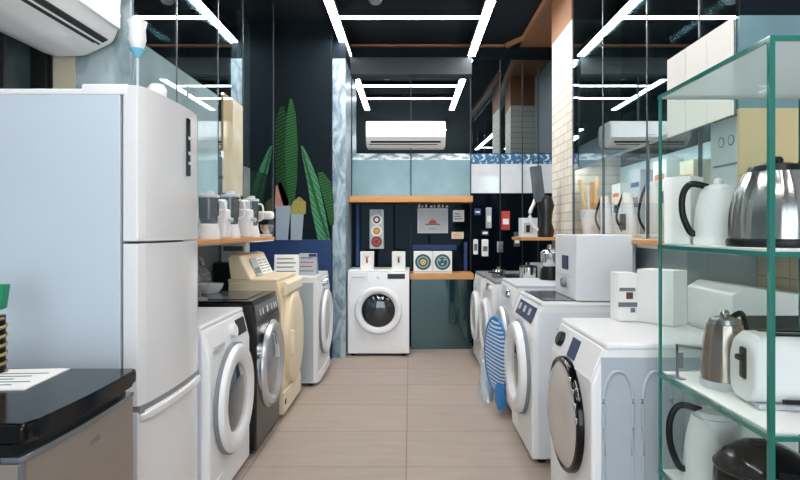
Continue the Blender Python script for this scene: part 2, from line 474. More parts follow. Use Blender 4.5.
# right wall
g = Geo(); g.box(XR, XR + .1, YF, YB, 0, CZ, M['grey_wall']); struct('wall_right', g)
# back wall, with glass linings in the wall's own panels
g = Geo(); g.box(XL - .1, XR + .1, YB + .02, YB + .12, 0, CZ, M['dark_wall']); struct('wall_back', g)
# shop front behind the camera: wall with a wide daylight opening
g = Geo()
g.box(XL, XR, YF - .1, YF, 2.75, CZ, M['front_wall'])
g.box(XL, XL + .2, YF - .1, YF, 0, 2.75, M['front_wall'])
g.box(XR - .2, XR, YF - .1, YF, 0, 2.75, M['front_wall'])
struct('wall_front', g)
g = Geo()
for x in (XL + .2, -.45, .5, XR - .24):
    g.box(x, x + .04, YF - .07, YF - .03, 0, 2.75, M['frame_black'])
for z in (0.0, 2.2, 2.71): g.box(XL + .2, XR - .2, YF - .07, YF - .03, z, z + .04, M['frame_black'])
struct('window_2', g)

# bulkhead above the back mirrors
g = Geo(); g.box(-.68, .66, YB - .10, YB + .02, 2.92, 3.10, M['bulkhead']); struct('trim_1', g)
# wood cornice on the back and the soffit on the right
g = Geo(); g.box(-.765, 1.02, YB - .03, YB + .02, CZ - .025, CZ - .005, M['soffit_wood'])
g.prism([(1.02, YB - .06), (1.16, YB - .30), (1.19, YB - .30), (1.05, YB - .03)], 'z', CZ - .05, CZ - .005, M['soffit_wood'])
g.box(1.16, 1.19, 2.0, YB - .30, CZ - .06, CZ, M['soffit_wood'])
struct('trim_2', g)
g = Geo(); g.box(1.19, XR, 2.0, YB, CZ - .03, CZ, M['soffit_wood']); struct('trim_3', g)
# marble pillar left of the back bay
g = Geo(); g.box(-.765, -.635, 5.52, YB + .02, 0, 2.95, M['marble'], .004); struct('wall_pillar', g)
g = Geo(); g.box(-.765, -.635, 5.54, YB + .02, 2.95, CZ, M['dark_wall']); struct('trim_4', g)
# mural wall left of the pillar
g = Geo(); g.box(XL, -.765, 5.46, YB, 0, CZ, M['dark_wall'])
g.box(XL, -.765, 5.452, 5.46, 0, 1.17, M['blue_wall']); struct('wall_mural', g)
# brick pillar on the right
g = Geo(); g.box(1.235, XR, 4.275, 4.87, 0, 2.87, M['cream_brick']); struct('wall_brick', g)
g = Geo(); g.box(1.232, XR, 4.275, 4.87, 2.87, CZ - .03, M['soffit_wood']); struct('trim_6', g)
g = Geo(); g.box(XR - .012, XR + .001, 1.70, 2.62, .0, 1.165, M['beige_tile_side']); struct('wall_splashback', g)
g = Geo(); g.box(1.30, XR - .012, 2.625, 2.645, 0, 1.165, M['lining']); struct('wall_niche', g)
# lower walls under the cabinets
g = Geo(); g.box(1.30, 1.32, 2.645, 4.27, 0, 1.165, M['lining']); struct('wall_lining', g)

# back bay linings
def panel(name, x0, x1, z0, z1, m, y=YB, t=.018, rotz=0, label=None):
    g = Geo(); w = x1 - x0
    g.box(-w / 2, w / 2, 0, t, z0, z1, m)
    o = struct(name, g, label)
    o.location = ((x0 + x1) / 2, y, 0); o.rotation_euler = (0, 0, math.radians(rotz))
    return o
k = 1
def pane(*a, **kw):
    global k
    o = panel('wall_back_panel_%d' % k, *a, **kw); k += 1
    return o
pane(-.633, .008, 2.09, 2.92, M['mirror'], rotz=.0)
pane(.012, .655, 2.09, 2.92, M['mirror'], rotz=.15)
pane(-.633, .008, 1.62, 2.018, M['panel_teal'])
pane(.012, .655, 1.62, 2.018, M['panel_teal'])
pane(-.633, .008, 2.02, 2.088, M['band_teal_glare'])
pane(.012, .655, 2.02, 2.088, M['band_teal_glare'])
pane(-.633, .008, 0.0, 1.545, M['panel_dark'])
pane(.012, .655, 0.82, 1.545, M['panel_dark'])
pane(.012, .655, 0.0, .75, M['panel_green'], y=5.93)
xs = [.66, .975, 1.215, 1.385, 1.635]
for i in range(4):
    pane(xs[i] + .003, xs[i + 1] - .003, 2.09, 3.1, M['mirror_dim'], rotz=(1.2, -1.6, .6, 0)[i], y=YB - .012)
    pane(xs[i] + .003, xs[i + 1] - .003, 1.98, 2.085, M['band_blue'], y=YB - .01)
    pane(xs[i] + .003, xs[i + 1] - .003, 1.66, 1.975, M['window_reflection'], y=YB - .01)
    pane(xs[i] + .003, xs[i + 1] - .003, 0, 1.655, M['panel_dark'], y=YB - .01)
# slim steel joints between the back panels
g = Geo()
for x, z1 in ((-.633, 2.92), (.010, 3.0), (.657, 3.1), (.975, 3.1), (1.215, 3.1), (1.385, 3.1)):
    g.box(x - .005, x + .005, YB - .02, YB - .002, .83 if x < .6 else 0, z1, M['bulkhead'])
struct('trim_5', g)

# ------------------------------------------------------------------ ceiling strip lights
def strip(x0, x1, y0, y1, label, group='white ceiling strip lights'):
    w = thing('strip_light', label, 'light', ((x0 + x1) / 2, (y0 + y1) / 2, 3.12), 0, group)
    cx, cy = (x0 + x1) / 2, (y0 + y1) / 2
    g = Geo(); g.box(x0 - cx - .004, x1 - cx + .004, y0 - cy - .004, y1 - cy + .004, .004, .06, M['black']); g.build('housing', w)
    g = Geo(); g.box(x0 - cx, x1 - cx, y0 - cy, y1 - cy, -.004, .006, M['strip']); g.build('diffuser', w, False)
    lx, ly = (x1 - x0) / 2 - .03, (y1 - y0) / 2 - .03
    for s in (-1, 1):
        g = Geo()
        if x1 - x0 < y1 - y0: g.cyl((0, s * ly, .06), (0, s * ly, CZ - 3.12), .004, M['steel_trim'], n=6)
        else: g.cyl((s * lx, 0, .06), (s * lx, 0, CZ - 3.12), .004, M['steel_trim'], n=6)
        g.build('suspension_wire', w)
    return w
strip(-.695, -.625, 3.46, 5.98, 'long white ceiling strip light on the left, running towards the back mirrors')
strip(.622, .692, 3.46, 5.98, 'long white ceiling strip light on the right, running towards the back mirrors')
strip(-.622, .62, 4.88, 4.93, 'white cross bar strip light spanning between the two long ceiling strips')
strip(-.622, .62, 4.19, 4.24, 'white cross bar ceiling light seen only mirrored above the wall air conditioner')
# unseen lamps added over the shop's front half as fill light
strip(-.695, -.625, -.8, 1.8, 'added unseen left ceiling strip light in the front of the shop')
strip(.622, .692, -.8, 1.8, 'added unseen right ceiling strip light in the front of the shop')
strip(-.622, .62, .9, .95, 'added unseen cross bar ceiling light in the front of the shop')
strip(-.622, .62, -.5, -.45, 'added unseen cross bar ceiling light nearer the shop entrance')
# small sensor dome
t = thing('smoke_detector', 'small dark round detector on the black ceiling between the strips', 'detector', (-.3, 4.85, CZ))
g = Geo(); g.lathe([(0, -.05), (.04, -.048), (.055, -.03), (.06, 0), (0, 0)], M['grey'], 20); g.build('dome', t)
g = Geo(); g.lathe([(.06, -.012), (.075, -.008), (.075, 0), (.06, 0)], M['black'], 20); g.build('base_ring', t)

# ------------------------------------------------------------------ washing machines
def front_disc(g, prof, m, cx, cz, n=48, sx=1., sz=1., y=0.0):
    """lathe profile (r, out) round an axis pointing out of the front (-y)"""
    mx = Matrix.Translation((cx, y, cz)) @ YX
    g.lathe(prof, m, n, mx, sx, sz)

def ring_door(root, cx, cz, R, ri, ring_m, glass_m, out=.05, bowl=.02, handle=True, hx=1, name='door', rim=None, hm=None):
    g = Geo()
    front_disc(g, [(R, -.005), (R, out * .55), (R - .012, out * .9), (R - .03, out), (ri + .02, out * .92), (ri, out * .55), (ri - .004, .0)], ring_m, cx, cz)
    if rim:
        front_disc(g, [(R + .008, -.004), (R + .008, .018), (R, .02), (R - .002, -.004)], rim, cx, cz)
    d = g.build(name, root)
    g = Geo()
    front_disc(g, [(ri, out * .4), (ri * .9, out * .4 + bowl * .4), (ri * .6, out * .4 + bowl * .85), (ri * .3, out * .4 + bowl), (0, out * .4 + bowl)], glass_m, cx, cz)
    g.build('door_glass', d)
    if handle:
        g = Geo()
        hxp = cx + hx * (R - .012)
        g.box(hxp - .016, hxp + .016, -out - .012, -out * .5, cz - .05, cz + .05, hm or ring_m, .006, 2)
        g.build('door_handle', d)
    return d

def machine(label, W, D, H, loc, rot, body='white', side=None, slant=.0, panel_h=.13, group='washing machines and dryers', name='washing_machine', cat='washing machine', top=None, feet=True):
    root = thing(name, label, cat, loc, rot, group)
    g = Geo()
    prof = [(0.0, .025), (0.0, H - panel_h), (slant, H - .02), (slant + .02, H - .02), (D, H - .02), (D, .025)]
    prof = [p for i, p in enumerate(prof) if i == 0 or (abs(p[0] - prof[i - 1][0]) + abs(p[1] - prof[i - 1][1])) > 1e-4]
    g.prism(prof, 'x', -W / 2, W / 2, M[body], .012, 3)
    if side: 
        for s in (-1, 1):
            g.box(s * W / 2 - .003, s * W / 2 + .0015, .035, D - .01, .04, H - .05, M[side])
    g.build('cabinet', root)
    g = Geo(); g.box(-W / 2 - .002, W / 2 + .002, slant + .002, D + .002, H - .026, H, M[top or body], .01, 3); g.build('top_panel', root)
    if feet:
        for sx in (-1, 1):
            for y in (.06, D - .06):
                f = Geo(); f.cyl((sx * (W / 2 - .05), y, 0), (sx * (W / 2 - .05), y, .03), .022, M['black'], n=12); f.build('foot', root)
    return root

def on_slant(slant, panel_h, H, x0, x1, u0, u1, m, out=.004, bev=.002):
    """box lying on the (slanted) control strip, u = 0 (bottom) .. 1 (top)"""
    L = math.hypot(slant, panel_h - .02)
    a = math.atan2(slant, panel_h - .02)
    g = Geo(); g.box(x0, x1, -out, .004, u0 * L, u1 * L, m, bev)
    mx = Matrix.Translation((0, 0, H - panel_h)) @ Matrix.Rotation(-a, 4, 'X')
    g.xform(mx); return g

def knob(slant, panel_h, H, x, u, r, m, out=.025):
    L = math.hypot(slant, panel_h - .02); a = math.atan2(slant, panel_h - .02)
    g = Geo(); g.lathe([(r, 0), (r, out * .7), (r * .85, out), (0, out)], m, 24, Matrix.Translation((x, 0, u * L)) @ YX)
    g.xform(Matrix.Translation((0, 0, H - panel_h)) @ Matrix.Rotation(-a, 4, 'X')); return g

# ---- left row (faces +x, rot 90: local +x is the far end)
def wl(label, y0, y1, X, H, D, **kw):
    return machine(label, y1 - y0, D, H, (X, (y0 + y1) / 2, 0), 90, **kw)
# white front-loader beside the fridge
S, PH, H = .035, .16, .84
r = wl('white front-loading washer with big white door ring standing beside the tall fridge', 2.45, 3.06, -.875, H, .53, slant=S, panel_h=PH, side='white_side')
on_slant(S, PH, H, .13, .27, .25, .82, M['dark_display']).build('display', r)
knob(S, PH, H, .05, .55, .033, M['white_plastic']).build('program_knob', r)
g = on_slant(S, PH, H, -.28, -.1, .12, .85, M['white_plastic']); g.build('detergent_drawer', r)
g = Geo(); g.box(-.26, -.12, -.006, .002, H - .125, H - .105, M['light_grey'], .002); g.build('drawer_handle', r)
ring_door(r, .0, .44, .258, .165, M['white'], M['door_glass_blue'], .045, .02, handle=False, rim=M['grey'])
g = Geo(); g.box(-.24, -.12, -.004, .002, .06, .13, M['white_plastic'], .003); g.build('filter_cover', r)
# black dryer
S, PH, H = .02, .15, .862
r = wl('black front-loading machine with chrome-ringed door between white washer and cream dryer', 3.12, 3.67, -.855, H, .58, body='charcoal', slant=S, panel_h=PH, top='black_gloss')
for x, w in ((-.16, .02), (-.10, .02), (.0, .03), (.1, .02), (.16, .02), (.21, .02)):
    on_slant(S, PH, H, x - w / 2, x + w / 2, .42, .70, M['light_grey']).build('control_button', r)
on_slant(S, PH, H, -.26, .26, .2, .95, M['black_gloss'], .002).build('control_panel', r)
g = Geo(); g.box(-.20, .22, .08, .5, H, H + .004, M['dark_top'], .002); g.build('top_inlay', r)
ring_door(r, .0, .46, .25, .185, M['silver_ring'], M['door_glass_grey'], .045, .03, handle=False, rim=M['chrome'])
# cream dryer with rear console
S, PH, H = .03, .14, .935
r = wl('cream clothes dryer with rounded solid door and sheets taped on its rear console', 3.72, 4.32, -.85, H, .36, body='cream', slant=S, panel_h=PH, name='clothes_dryer', cat='dryer')
g = Geo(); g.prism([(.0, .0), (-.03, .02), (-.03, .08), (.0, .10)], 'x', -.26, .26, M['cream_light'], .004); 
g.xform(Matrix.Translation((0, 0, H - .12))); g.build('front_lip', r)
g = Geo(); front_disc(g, [(.26, 0), (.255, .03), (.23, .045), (.10, .055), (0, .057)], M['cream'], 0, .50, 48, 1.0, 1.25); d = g.build('door', r)
g = Geo(); g.box(-.23, -.2, -.066, -.03, .42, .58, M['cream_light'], .006); g.build('door_handle', d)
g = Geo(); g.box(-.295, .295, -.012, .002, .03, .175, M['cream_light'], .006); kp = g.build('kick_panel', r)
g = Geo(); g.box(-.27, -.235, -.016, -.01, .09, .125, M['brown_ink'], .002); g.build('catch', kp)
g = Geo(); g.prism([(.20, H - .01), (.34, H - .01), (.36, H + .14), (.33, H + .165), (.28, H + .155)], 'x', -.31, .31, M['cream'], .012, 3); con = g.build('rear_console', r)
for i, (x0, x1, m) in enumerate(((-.16, -.02, 'photo_grey'), (-.01, .12, 'paper'), (.13, .25, 'paper'))):
    g = Geo(); g.box(x0, x1, -.003, 0, .015, .145, M[m])
    if i:
        for kk in range(5): g.box(x0 + .015, x1 - .015, -.0036, -.003, .03 + kk * .022, .036 + kk * .022, M['ink'])
    else:
        g.box(x0 + .01, x1 - .01, -.0036, -.003, .03, .075, M['ink'])
    g.xform(Matrix.Translation((0, .197, H - .005)) @ Matrix.Rotation(-math.atan2(.08, .165), 4, 'X'))
    g.build('instruction_sheet', con)
# white machine at the back left
S, PH, H = .012, .13, .885
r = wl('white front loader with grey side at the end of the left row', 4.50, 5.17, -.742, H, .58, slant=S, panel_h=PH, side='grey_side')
for x in (-.05, .1): knob(S, PH, H, x, .5, .032, M['chrome']).build('program_knob', r)
on_slant(S, PH, H, .18, .29, .2, .85, M['light_grey']).build('display', r)
ring_door(r, .0, .48, .27, .18, M['white_plastic'], M['light_grey'], .045, .02, handle=False, rim=M['grey'])
g = Geo(); g.box(-.3, .3, -.01, .002, .03, .10, M['white_plastic'], .004); g.build('kick_panel', r)

# ---- right row (faces -x, rot -90: local +x is the near end)
def wr(label, y0, y1, X, H, D, **kw):
    return machine(label, y1 - y0, D, H, (X, (y0 + y1) / 2, 0), -90, **kw)
S, PH, H = .05, .15, .85
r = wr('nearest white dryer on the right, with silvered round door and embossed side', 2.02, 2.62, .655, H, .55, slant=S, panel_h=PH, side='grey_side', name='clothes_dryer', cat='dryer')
on_slant(S, PH, H, -.05, .055, .22, .82, M['navy_display'], .006).build('display', r)
knob(S, PH, H, -.18, .55, .034, M['dark_display']).build('program_knob', r)
on_slant(S, PH, H, -.28, .28, .04, .97, M['white'], .003).build('control_panel', r)
g = Geo()
front_disc(g, [(.232, -.002), (.232, .018), (.226, .026), (.214, .028), (.208, .018)], M['black_gloss'], -.01, .50)
d = g.build('door', r)
g = Geo(); front_disc(g, [(.212, .022), (.19, .036), (.14, .05), (.07, .058), (0, .06)], M['smoke_silver'], -.01, .50); g.build('door_glass', d)
for a in (10, 24, 38, 52):
    g = Geo()
    x = -.01 + .22 * math.cos(math.radians(a)); z = .50 + .22 * math.sin(math.radians(a))
    g.box(x - .007, x + .007, -.033, -.024, z - .012, z + .012, M['chrome'], .003)
    g.build('chrome_stud', d)
for y0 in (.045, .185, .325):
    g = Geo()
    pts = [(.301, y0 + v * .6, z) for v, z in ((0, .08), (0, .55), (0, .67), (.035, .735), (.085, .75), (.135, .735), (.17, .67), (.17, .55), (.17, .08))]
    g.tube(pts, .007, M['grey_side'], 8, False, sub=4); g.build('side_embossing', r)

S, PH, H = .05, .14, .868
r = wr('white washer with thick open-centred door ring and dark grey top, under the boxed appliance', 3.005, 3.60, .655, H, .58, slant=S, panel_h=PH, side='white_side')
on_slant(S, PH, H, -.20, .24, .15, .85, M['navy_display'], .005).build('display', r)
for i in range(3):
    on_slant(S, PH, H, -.16 + i * .13, -.11 + i * .13, .4, .7, M['light_grey'], .007).build('control_button', r)
g = Geo(); g.box(-.27, .22, .075, .36, H - .001, H + .005, M['dark_top'], .003); g.build('top_inlay', r)
ring_door(r, .0, .46, .262, .175, M['white'], M['door_glass'], .06, .01, handle=False, rim=M['grey'])
g = Geo(); g.box(-.28, -.12, -.004, .002, .06, .13, M['white_plastic'], .003); g.build('filter_cover', r)

S, PH, H = .02, .14, .89
r = wr('white washer behind the hanging blue striped bag in the right row', 3.76, 4.34, .69, H, .55, slant=S, panel_h=PH, side='white_side', top='light_grey')
knob(S, PH, H, .12, .5, .03, M['chrome']).build('program_knob', r)
on_slant(S, PH, H, -.2, -.05, .2, .85, M['light_grey']).build('display', r)
ring_door(r, -.02, .47, .235, .16, M['white'], M['light_grey'], .045, .02, handle=False, rim=M['grey'])
S, PH, H = .02, .13, .855
r = wr('second white washer from the back in the right row, door slightly grey', 4.40, 4.98, .645, H, .55, slant=S, panel_h=PH, side='white_side', top='grey')
on_slant(S, PH, H, -.1, .05, .25, .8, M['dark_display']).build('display', r)
knob(S, PH, H, .15, .5, .03, M['light_grey']).build('program_knob', r)
ring_door(r, .0, .45, .235, .16, M['white'], M['photo_grey'], .04, .02, handle=False, rim=M['light_grey'])
S, PH, H = .02, .13, .85
r = wr('last white washer of the right row, beside the dark glass panel at the back', 5.04, 5.62, .635, H, .55, slant=S, panel_h=PH, side='white_side', top='grey')
on_slant(S, PH, H, .0, .2, .25, .8, M['light_grey']).build('display', r)
ring_door(r, .0, .45, .235, .16, M['white'], M['photo_grey'], .04, .02, handle=False, rim=M['light_grey'])

# ---- washer facing the camera at the end
S, PH, H = .004, .12, .862
r = machine('white front-loading washer facing the aisle at the back beside the marble pillar', .615, .44, H, (-.315, 5.585, 0), 0, slant=S, panel_h=PH)
on_slant(S, PH, H, .09, .265, .3, .8, M['dark_display']).build('display', r)
knob(S, PH, H, .0, .52, .018, M['white_plastic'], .015).build('program_knob', r)
on_slant(S, PH, H, -.28, -.1, .1, .95, M['white_plastic']).build('detergent_drawer', r)
g = Geo(); g.box(-.27, -.13, -.008, .002, H - .078, H - .066, M['light_grey'], .002); g.build('drawer_handle', r)
ring_door(r, .0, .46, .237, .168, M['white'], M['door_glass'], .05, .03, handle=False)
g = Geo(); g.box(.13, .26, -.004, .002, .05, .11, M['white_plastic'], .003); g.build('filter_cover', r)

# blue bag hanging in front of third machine
t = thing('laundry_bag', 'blue and white striped oval bag hanging on a washer in the right row', 'bag', (.598, 3.90, .38), 12)
g = Geo(); g.lathe([(0, -.022), (.15, -.018), (.20, 0), (.15, .018), (0, .022)], M['zigzag'], 40, Matrix.Rotation(PI / 2, 4, 'Y') , 1.3, 1.1)
g.xform(Matrix.Translation((0, 0, .01))); g.build('striped_body', t)
g = Geo(); g.tube([(0, .22 * math.sin(a), .01 + .262 * math.cos(a)) for a in [2 * PI * i / 24 for i in range(24)]], .009, M['blue_mesh'], 8, True, sub=1); g.build('rim', t)
g = Geo(); g.lathe([(0, -.22), (.05, -.21), (.085, -.15), (.08, -.08), (.04, -.01), (0, 0)], M['blue_mesh'], 20, None, .35, 1.0); g.xform(Matrix.Translation((0.0, -.09, -.13))); g.build('mesh_tail', t)
# crumpled clear wrapping below
t = thing('plastic_wrapping', 'crumpled clear plastic wrapping on the floor under the blue striped bag', 'wrapping', (.575, 4.24, 0))
g = Geo()
secs = []
for i in range(6):
    u = i / 5; secs.append([(.05 * math.cos(a) * (1 - .3 * u) * (1 + .25 * math.sin(5 * a + i)) , .15 * math.sin(a) * (1 - .35 * u) * (1 + .18 * math.cos(4 * a + 2 * i)), .002 + .26 * u) for a in [2 * PI * q / 20 for q in range(20)]])
g.loft(secs, M['plastic_film']); g.build('film', t)

# ------------------------------------------------------------------ tall fridge
FX, FY0, FY1, FH = -.893, 1.87, 2.405, 1.745
t = thing('refrigerator', 'tall white three-door fridge with a slim black display, facing the aisle', 'fridge', (FX, (FY0 + FY1) / 2, 0), 90)
W = FY1 - FY0; D = .535
g = Geo(); g.box(-W / 2, W / 2, .075, D, .03, FH - .03, M['fridge_side_shaded'], .006, 2)
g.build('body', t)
g = Geo(); g.box(-W / 2 - .002, W / 2 + .002, .20, D, FH - .034, FH - .012, M['white'], .006); 
g.box(-W / 2 - .002, W / 2 - .02, .05, .205, FH - .034, FH + .004, M['white'], .006); g.build('top_cover', t)
def bowed_door(z0, z1, name):
    n = 14; poly = [(W / 2, .066), (-W / 2, .066)]
    for i in range(n + 1):
        u = -1 + 2 * i / n
        e = .018 * (1 - abs(u) ** 2.2)
        rr = max(0, abs(u) - .93) / .07
        poly.append((u * W / 2, .012 - e + .005 * rr ** 2))
    g = Geo(); g.prism(poly, 'z', z0, z1, M['fridge'], .004, 2)
    return g.build(name, t)
d1 = bowed_door(1.222, FH, 'upper_door')
d2 = bowed_door(.668, 1.214, 'middle_door')
d3 = bowed_door(.06, .648, 'freezer_door')
g = Geo(); g.box(.085, .115, -.012, .02, 1.475, 1.705, M['black_gloss'], .003); dp = g.build('display', d1)
g = Geo()
for z in (1.52, 1.56, 1.62): g.box(.09, .11, -.014, -.01, z, z + .012, M['light_grey'], .001)
g.build('display_icon', d1)
# recessed handle lip along top of the freezer door
n = 14; pol = []
for i in range(n + 1):
    u = -1 + 2 * i / n; pol.append((u * W / 2 * .98, .012 - .018 * (1 - abs(u) ** 2.2)))
pol += [(W / 2 * .98, .05), (-W / 2 * .98, .05)]
g = Geo(); g.prism([(a, b - .010) for a, b in pol], 'z', .618, .640, M['white'], .004); g.build('handle_lip', d3)
g = Geo(); g.prism(pol, 'z', .640, .668, M['grey']); g.build('handle_recess', d3)
for sx in (-1, 1):
    for y in (.12, D - .08):
        g = Geo(); g.cyl((sx * (W / 2 - .06), y, 0), (sx * (W / 2 - .06), y, .035), .024, M['black'], n=12); g.build('foot', t)

# ------------------------------------------------------------------ mini fridge in the left foreground
t = thing('mini_fridge', 'black-topped mini fridge with brown steel door in the left foreground', 'fridge', (-.832, 1.452, 0), 90)
W = .50; D = .52; H = .842
g = Geo(); g.box(-W / 2 + .004, W / 2 - .004, .06, D, .02, H - .05, M['black'], .006); g.build('body', t)
n = 12
def bow(y, e, inset=0.0):
    return [((-1 + 2 * i / n) * (W / 2 - inset), y - e * (1 - (-1 + 2 * i / n) ** 2)) for i in range(n + 1)]
top = bow(-.004, .012) + [(W / 2, D), (-W / 2, D)]
g = Geo(); g.prism(top, 'z', H - .046, H, M['black_gloss'], .012, 3); g.build('top_panel', t)
fr = bow(.008, .012, .002) + [(W / 2 - .002, .055), (-W / 2 + .002, .055)]
g = Geo(); g.prism(fr, 'z', .04, H - .087, M['brown_steel'], .004); d = g.build('door', t)
lip = bow(.006, .014, .002) + [(W / 2 - .002, .05), (-W / 2 + .002, .05)]
g = Geo(); g.prism(lip, 'z', H - .086, H - .072, M['steel_trim'], .003); g.build('handle_lip', d)
rec = bow(.03, .018, .004) + [(W / 2 - .004, .06), (-W / 2 + .004, .06)]
g = Geo(); g.prism(rec, 'z', H - .072, H - .046, M['black']); g.build('handle_recess', d)
g = Geo(); g.box(-.248, -.232, .004, .012, .04, H - .09, M['steel_trim'], .001); g.build('edge_trim', d)
g = Geo(); g.box(.0, .045, -.0055, .0, H - .14, H - .128, M['steel_trim'], .001); g.build('badge', d)
for sx in (-1, 1):
    for y in (.1, D - .06):
        g = Geo(); g.cyl((sx * (W / 2 - .05), y, 0), (sx * (W / 2 - .05), y, .025), .02, M['black'], n=10); g.build('foot', t)
# leaflet on it
t = thing('leaflet', 'white printed leaflet lying on the black-topped mini fridge', 'leaflet', (-1.12, 1.55, .842), 4)
g = Geo(); g.box(-.17, .11, -.10, .12, .0005, .004, M['paper'])
for kk in range(6): g.box(-.13, .02 + .03 * (kk % 3), -.09 + kk * .03, -.082 + kk * .03, .0041, .0046, M['ink'])
g.build('printed_sheet', t)
# green tool package with twisted cord
t = thing('drill_bit_pack', 'green and dark package with twisted shaft at the left frame edge', 'package', (-1.200, 1.63, .842))
g = Geo()
g.prism([(-.07, .16), (.018, .19), (.028, .26), (-.07, .26)], 'y', -.015, .015, M['green'], .003); g.build('green_card', t)
g = Geo(); g.cyl((-.0, 0, .0), (.0, 0, .17), .02, M['black'], n=14); sh = g.build('shaft', t)
g = Geo()
g.tube([(.021 * math.cos(a), .021 * math.sin(a), .005 + a * .0042) for a in [i * .5 for i in range(76)]], .005, M['gold_cord'], 6, False, sub=1); g.build('twisted_cord', sh)

# ------------------------------------------------------------------ air conditioners
def aircon(label, L, Hh, D, loc, rot, name='air_conditioner', top=None):
    t = thing(name, label, 'air conditioner', loc, rot, 'wall air conditioners')
    # profile in (y,z), y=0 wall side, front at -D
    prof = [(0, 0.02), (0, Hh), (-D + .03, Hh), (-D + .008, Hh - .015), (-D, Hh * .75), (-D, Hh * .38), (-D + .03, .06), (-D * .55, .005), (-D * .2, 0)]
    g = Geo(); g.prism(prof, 'x', -L / 2, L / 2, M['white_plastic'], .012 if D < .25 else .02, 3); g.build('casing', t)
    g = Geo(); g.box(-L / 2 + .015, L / 2 - .015, -D - .006, -D + .01, Hh * .34, Hh - .02, M['white'], .006, 2); g.build('front_panel', t)
    # air outlet on the sloped underside
    a = Vector((0, -D + .025, .064)); b = Vector((0, -D * .55, .002)); dvec = (b - a)
    ang = math.atan2(dvec.z, dvec.y)
    def on_lip(u0, u1, out, m, x0=-L / 2 + .05, x1=L / 2 - .05):
        q = Geo(); q.box(x0, x1, u0, u1, -out, .006, m)
        q.xform(Matrix.Translation(a) @ Matrix.Rotation(ang, 4, 'X')); return q
    on_lip(.006, .03 + D * .06, .002, M['black']).build('air_outlet', t)
    on_lip(.045, .055, .002, M['dark_display'], -L / 2 + .03, L / 2 - .08).build('outlet_slot', t)
    on_lip(.031, .038, .006, M['white_plastic']).build('louver', t)
    g = Geo(); g.box(-.045, .045, -D - .008, -D, Hh * .42, Hh * .42 + .012, M['light_grey'], .001); g.build('badge', t)
    return t
aircon('white wall air conditioner high on the back mirrors above the teal glass', .84, .27, .19, (-.045, YB - .003, 2.14), 0)
# bracket rail so that it is fixed to the wall above fridge: the near unit hangs on the left wall
aircon('large white air conditioner at top left, directly above the tall fridge', .98, .34, .33, (XL + .003, 1.89, 1.99), 90)

# ------------------------------------------------------------------ glazed wall cabinets
def glazed_cabinet(name, label, x_front, x_back, y0, y1, z0, z1, seams, facing, doors={}, lip=.035, shelf_end=None):
    """facing +1: front looks to +x"""
    t = thing(name, label, 'cabinet', (x_back, (y0 + y1) / 2, z0))
    off = Vector((-x_back, -(y0 + y1) / 2, -z0))
    def B(g, x0, x1, ya, yb, za, zb, m, bev=0):
        g.box(min(x0, x1) + off.x, max(x0, x1) + off.x, ya + off.y, yb + off.y, za + off.z, zb + off.z, m, bev)
    s = facing
    g = Geo(); B(g, x_back, x_back + s * .012, y0, y1, z0, z1, M['mirror_dim']); g.build('mirror_back', t, False)
    ys = [y0] + seams + [y1]
    for a, b in zip(ys, ys[1:]):
        mlow, mup, zs = doors.get(a, ('cab_glass_low', 'cab_glass', 1.72))
        g = Geo(); B(g, x_front - s * .008, x_front, a + .003, b - .003, z0 + .05, zs - .002, M[mlow]); B(g, x_front - s * .008, x_front, a + .003, b - .003, zs + .002, z1 - .01, M[mup])
        g.build('glass_door', t, False)
    for yy in ys[1:-1] + [y1 - .004]:
        g = Geo(); B(g, x_front - s * .012, x_front + s * .003, yy - .004, yy + .004, z0 + .05, z1 - .01, M['dark_top']); g.build('door_stile', t, False)
    g = Geo(); B(g, x_back, x_front, y0, y1, z0, z0 + .02, M['white_plastic']); g.build('bottom_board', t)
    g = Geo(); B(g, x_back + s * .015, x_front + s * lip, y0 + .01, shelf_end or y1, z0 + .02, z0 + .045, M['wood'], .003); g.build('wooden_shelf', t)
    return t, B
ZC0 = 1.165
cab, B = glazed_cabinet('display_cabinet', 'mirror-backed glazed wall cabinet along the left, above the black and cream machines', -1.2, -1.535, 2.43, 4.93, ZC0, CZ - .012, [2.88, 3.50, 4.02], 1, {2.43: ('door_teal_reflection', 'cab_glass', 2.10), 2.88: ('door_teal_reflection', 'cab_glass', 2.10)}, lip=.16, shelf_end=4.30)
g = Geo(); B(g, -1.535, -1.205, 2.412, 2.43, ZC0, CZ - .02, M['marble_grey']); B(g, -1.535, -1.44, 2.408, 2.412, ZC0, CZ - .02, M['beige_wall']); g.build('end_panel', cab)
g = Geo(); B(g, -1.199, -1.192, 3.58, 3.99, 1.50, 2.14, M['door_tan_reflection']); g.build('tan_reflection_panel', cab, False)  # panel added for a tan reflection in the glass
cab, B = glazed_cabinet('display_cabinet', 'mirror-backed glazed wall cabinet along the right, between brick pillar and glass rack', 1.24, 1.615, 2.13, 4.26, ZC0, CZ - .04, [2.40, 2.93, 3.60], -1)
g = Geo(); B(g, 1.245, 1.615, 2.112, 2.13, 1.72, 2.07, M['panel_teal']); B(g, 1.245, 1.615, 2.112, 2.13, ZC0, 1.72, M['beige_tile']); B(g, 1.245, 1.615, 2.112, 2.13, 2.07, CZ - .04, M['dark_wall']); g.build('end_panel', cab)
g = Geo(); B(g, 1.590, 1.602, 2.14, 4.25, ZC0 + .05, 1.73, M['lining_teal']); g.build('rear_lining', cab, False)
g = Geo(); B(g, 1.255, 1.30, 2.68, 4.24, 1.742, 1.752, M['white_plastic']); B(g, 1.249, 1.255, 2.68, 4.24, 1.708, 1.752, M['light_grey']); ld = g.build('added_led_rail', cab)  # added rail whose front lip hides the LED from view
g = Geo(); B(g, 1.258, 1.278, 2.69, 4.23, 1.736, 1.742, M['added_led']); g.build('added_led_strip', ld, False)  # added lamp, brightens the goods in the cabinet
g = Geo(); 
